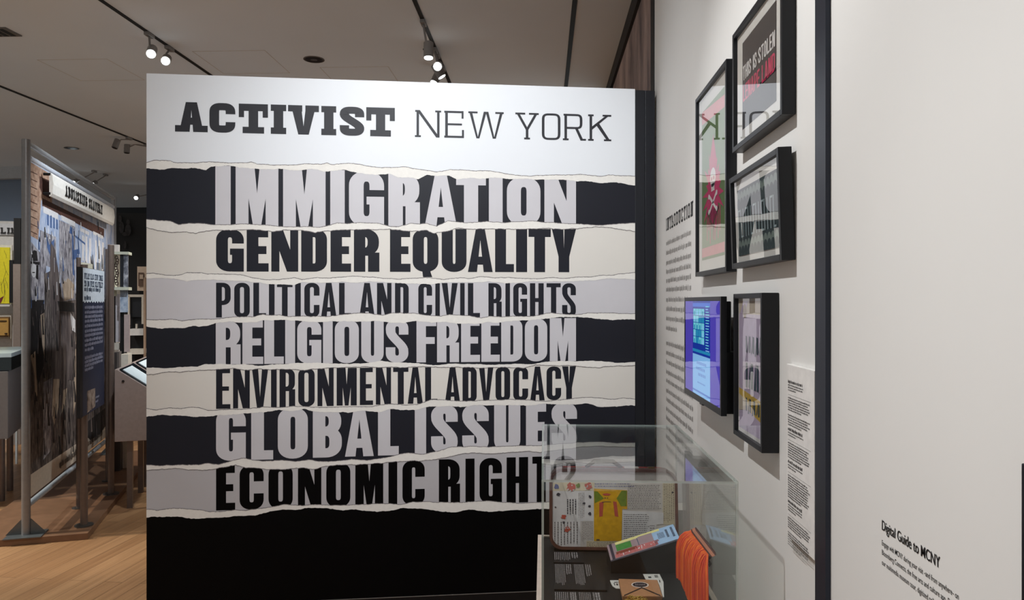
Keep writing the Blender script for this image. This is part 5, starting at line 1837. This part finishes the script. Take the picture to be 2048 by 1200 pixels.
fslab('yellow_print', -30, 19.5, 494, 607, 8.53, 0.02, mat('poster_acid_yellow', (226, 214, 40), 0.6), yp)
ypl = Pl(flat(at(-30, 604, 8.528)), V, UP)
m = MB()
rg = random.Random(6)
for k in range(9):
    pts = []
    x, y = rg.uniform(-4, 14), rg.uniform(500, 580)
    dx, dy = rg.uniform(-1.5, 1.5), rg.uniform(3, 7)
    for j in range(6):
        pts.append((x, y)); x += dx + rg.uniform(-1.5, 1.5); y += dy
        x = min(max(x, -10), 18)
    pts = [q_ for q_ in pts if q_[1] < 604]
    for (x0, y0), (x1, y1) in zip(pts, pts[1:]):
        m.poly([ypl.w(*ypl.px(x0, y0), 0.002), ypl.w(*ypl.px(x1, y1), 0.002), ypl.w(*ypl.px(x1 + .7, y1), 0.002), ypl.w(*ypl.px(x0 + .7, y0), 0.002)])
m.build('line_drawing', mat('poster_olive_line', (120, 110, 30), 0.6), yp)
m = MB(); m.poly([ypl.w(*ypl.px(x, y), 0.003) for x, y in ((-6, 606), (2, 606), (8, 592), (4, 594), (-6, 600))]); m.build('red_shape', mat('poster_maroon', (110, 40, 40), 0.6), yp)
fslab('side_strip', 18.5, 26.5, 520, 606, 8.48, 0.03, M_black, yp)
fslab('ledge', -30, 25, 609, 613, 8.45, 0.08, M_wht, yp)
gp = thing('framed_document', 'small gold toned framed document below the yellow poster', 'framed document', at(5, 674, 8.5))
fslab('mount', -30, 22, 628, 678, 8.55, 0.02, M_cream, gp)
fslab('frame', -14, 18.5, 634, 674, 8.52, 0.03, mat('document_frame', (120, 88, 48), 0.5), gp)
fslab('sheet', -12, 16.5, 637, 671, 8.51, 0.03, mat('document_gold', (200, 156, 84), 0.6), gp)
fslab('print_line', -8, 13, 641, 643, 8.505, 0.03, mat('document_ink', (74, 52, 30), 0.6), gp)
fslab('seal', 9, 13, 666, 669, 8.505, 0.03, mat('document_ink', (74, 52, 30), 0.6), gp)

# glass topped table at the far left
tb0 = flat(on_z(3, 1002, 0)); tb1 = flat(on_z(20, 981, 0))
tu = (tb1 - tb0).normalized()
tvv = Vector((tu.y, -tu.x, 0))
tbl = thing('display_table', 'grey display table with a dark glass top on round legs at the far left edge', 'display table', tb0 - tvv * 0.3)
o_ = tb0 + tvv * 0.10 - tu * 0.35
m = MB(); m.obox(o_ - tvv * 0.75 + UP * 0.55, tvv * 0.75, tu * 0.95, UP * 0.52); m.build('body', mat('table_grey', (104, 96, 92), 0.5), tbl, bevel=0.004)
m = MB(); m.obox(o_ - tvv * 0.76 + UP * 1.075, tvv * 0.78, tu * 0.99, UP * 0.10); m.build('glass_top', mat('table_dark_glass', (18, 24, 24), 0.1), tbl)
m = MB(); m.obox(o_ - tvv * 0.76 + UP * 1.176, tvv * 0.78, tu * 0.99, UP * 0.03); m.build('rim', mat('table_rim', (180, 192, 194), 0.3), tbl)
for p_ in (tb0, tb1, tb0 - tvv * 0.55, tb1 - tvv * 0.55):
    m = MB(); m.tube([p_, p_ + UP * 0.55], 0.024, 12); m.build('leg', M_post2, tbl, smooth=True)
# white railed rack behind that table
rkk = thing('railed_rack', 'white post rack with one white and one dark rail behind the far left table', 'rack', flat(at(32, 604, 7.4)))
fslab('post', 30.5, 34, 715, 862, 7.4, 0.03, M_wht, rkk, zfloor=0.0)
fslab('white_rail', -40, 47, 749.5, 755.5, 7.37, 0.03, M_wht, rkk)
fslab('dark_rail', -40, 47, 800, 811, 7.37, 0.03, M_black, rkk)
fslab('back_panel', -40, 46, 712, 862, 7.5, 0.03, mat('rack_grey', (98, 90, 86), 0.6), rkk)

# ================================================================== ceiling fittings
M_lamp = mat('lamp_housing', (126, 120, 116), 0.4, 0.1)
M_lens = emit('lamp_lens_lit', (240, 252, 255), 14.0)
M_lens_off = mat('lamp_lens_unlit', (60, 58, 56), 0.2)


def track_light(label, head_px, d, x_track, aim, r=0.036, ln=0.12, lit=True, watts=0.0):
    """head_px: where the lens sits in the photo at distance d; aim: direction the lens looks"""
    lens = at(head_px[0], head_px[1], d)
    ax = Vector(aim).normalized()
    tail = lens - ax * ln
    top = Vector((x_track, tail.y, ZC - 0.004))
    t = thing('track_light', label, 'track light', top, 'ceiling track spotlights')
    m = MB(); m.box((x_track - 0.018, tail.y - 0.05, ZC - 0.03), (x_track + 0.018, tail.y + 0.05, ZC - 0.003)); m.build('adapter', M_lamp, t, bevel=0.003)
    mid_ = lens - ax * ln * 0.55
    m = MB(); m.tube([top - UP * 0.024, Vector((mid_.x + (x_track - mid_.x) * .4, mid_.y, mid_.z + r * 1.3)), mid_], 0.008, 8); m.build('stem', M_lamp, t, smooth=True)
    m = MB(); m.tube([tail, tail + ax * 0.006, lens - ax * 0.012, lens - ax * 0.002], [r * 0.8, r, r, r * 1.02], 20); m.build('housing', M_lamp, t, smooth=True)
    m = MB(); m.tube([lens - ax * 0.001, lens + ax * 0.002], r * 0.86, 20); m.build('lens', M_lens if lit else M_lens_off, t)
    m = MB(); m.tube([mid_ - RT * (r + 0.004), mid_ - RT * (r - 0.004)], 0.006, 8); m.build('pivot_screw', M_black, t)
    return t


track_light('lit spotlight aimed at the viewer, left of the pair above the panel corner', (302, 108), 5.62, XT[1], (0.30, -0.75, -0.58))
track_light('brighter lit spotlight, right of the pair above the left panel corner', (331, 122), 5.92, XT[1], (0.32, -0.82, -0.45))
track_light('lit spotlight pointing straight down, topmost of the cluster above the title', (857, 116), 5.45, XT[0], (0.02, -0.12, -1))
track_light('lit spotlight facing the viewer in the middle of the cluster above the title', (875, 133), 5.95, XT[0], (0.05, -0.9, -0.35))
track_light('spotlight tilted down to the right at the panel edge, lowest of the cluster', (884, 154), 6.2, XT[0], (0.45, 0.1, -0.75))
track_light('spotlight mostly hidden behind the panel top edge, lens just showing', (868, 166), 6.5, XT[0], (-0.3, -0.3, -0.8))
track_light('unlit small spotlight above the mural screen, left of its pair', (229, 296), 9.3, XT[2], (-0.2, -0.3, -1), lit=False)
track_light('unlit spotlight hanging straight down, right of the pair by the panel edge', (253.5, 306), 9.75, XT[2], (0.0, -0.1, -1), lit=False)
track_light('tiny lit spotlight far back seen over the top rail of the mural screen', (147, 366), 11.6, -7.0, (0.1, -0.8, -0.4))
track_light('tiny lit spotlight far back seen above the white hanging sign', (185, 369), 11.9, -7.0, (0.1, -0.8, -0.4))
track_light('tiny lit spotlight far back just left of the title panel', (272, 396), 13.2, -6.6, (0.2, -0.8, -0.4))


def downlight(label, px_, py_, dia):
    c = on_z(px_, py_, ZC)
    t = thing('downlight', label, 'ceiling light', c, 'recessed ceiling cans')
    m = MB(); m.tube([c - UP * 0.005, c + UP * 0.004], dia / 2, 28); m.build('trim_ring', mat('can_ring', (104, 96, 92), 0.5), t)
    m = MB(); m.tube([c - UP * 0.0065, c - UP * 0.005], dia / 2 * 0.86, 28); m.build('dark_well', mat('can_dark', (34, 36, 44), 0.3), t)
    m = MB(); m.tube([c - UP * 0.0075, c - UP * 0.0065], dia / 2 * 0.32, 20); m.build('bulb', mat('can_bulb', (96, 96, 100), 0.3), t)


downlight('round dark recessed ceiling light above the middle of the title panel', 628, 118.5, 0.175)
downlight('round dark recessed ceiling light above the mural screen', 143, 296, 0.18)
vc = on_z(10, 63, ZC)
vt = thing('ceiling_vent', 'dark slotted ceiling vent at the upper left edge', 'vent', vc)
m = MB(); m.box((vc.x - 0.12, vc.y - 0.09, ZC - 0.008), (vc.x + 0.07, vc.y + 0.09, ZC + 0.002)); m.build('rim', mat('can_ring', (104, 96, 92), 0.5), vt)
for k in range(3):
    m = MB(); m.box((vc.x - 0.11 + k * 0.055, vc.y - 0.07, ZC - 0.011), (vc.x - 0.075 + k * 0.055, vc.y + 0.07, ZC - 0.0075)); m.build('slot', M_black, vt)

for o in bpy.data.objects:
    if '_root' in o:
        del o['_root']
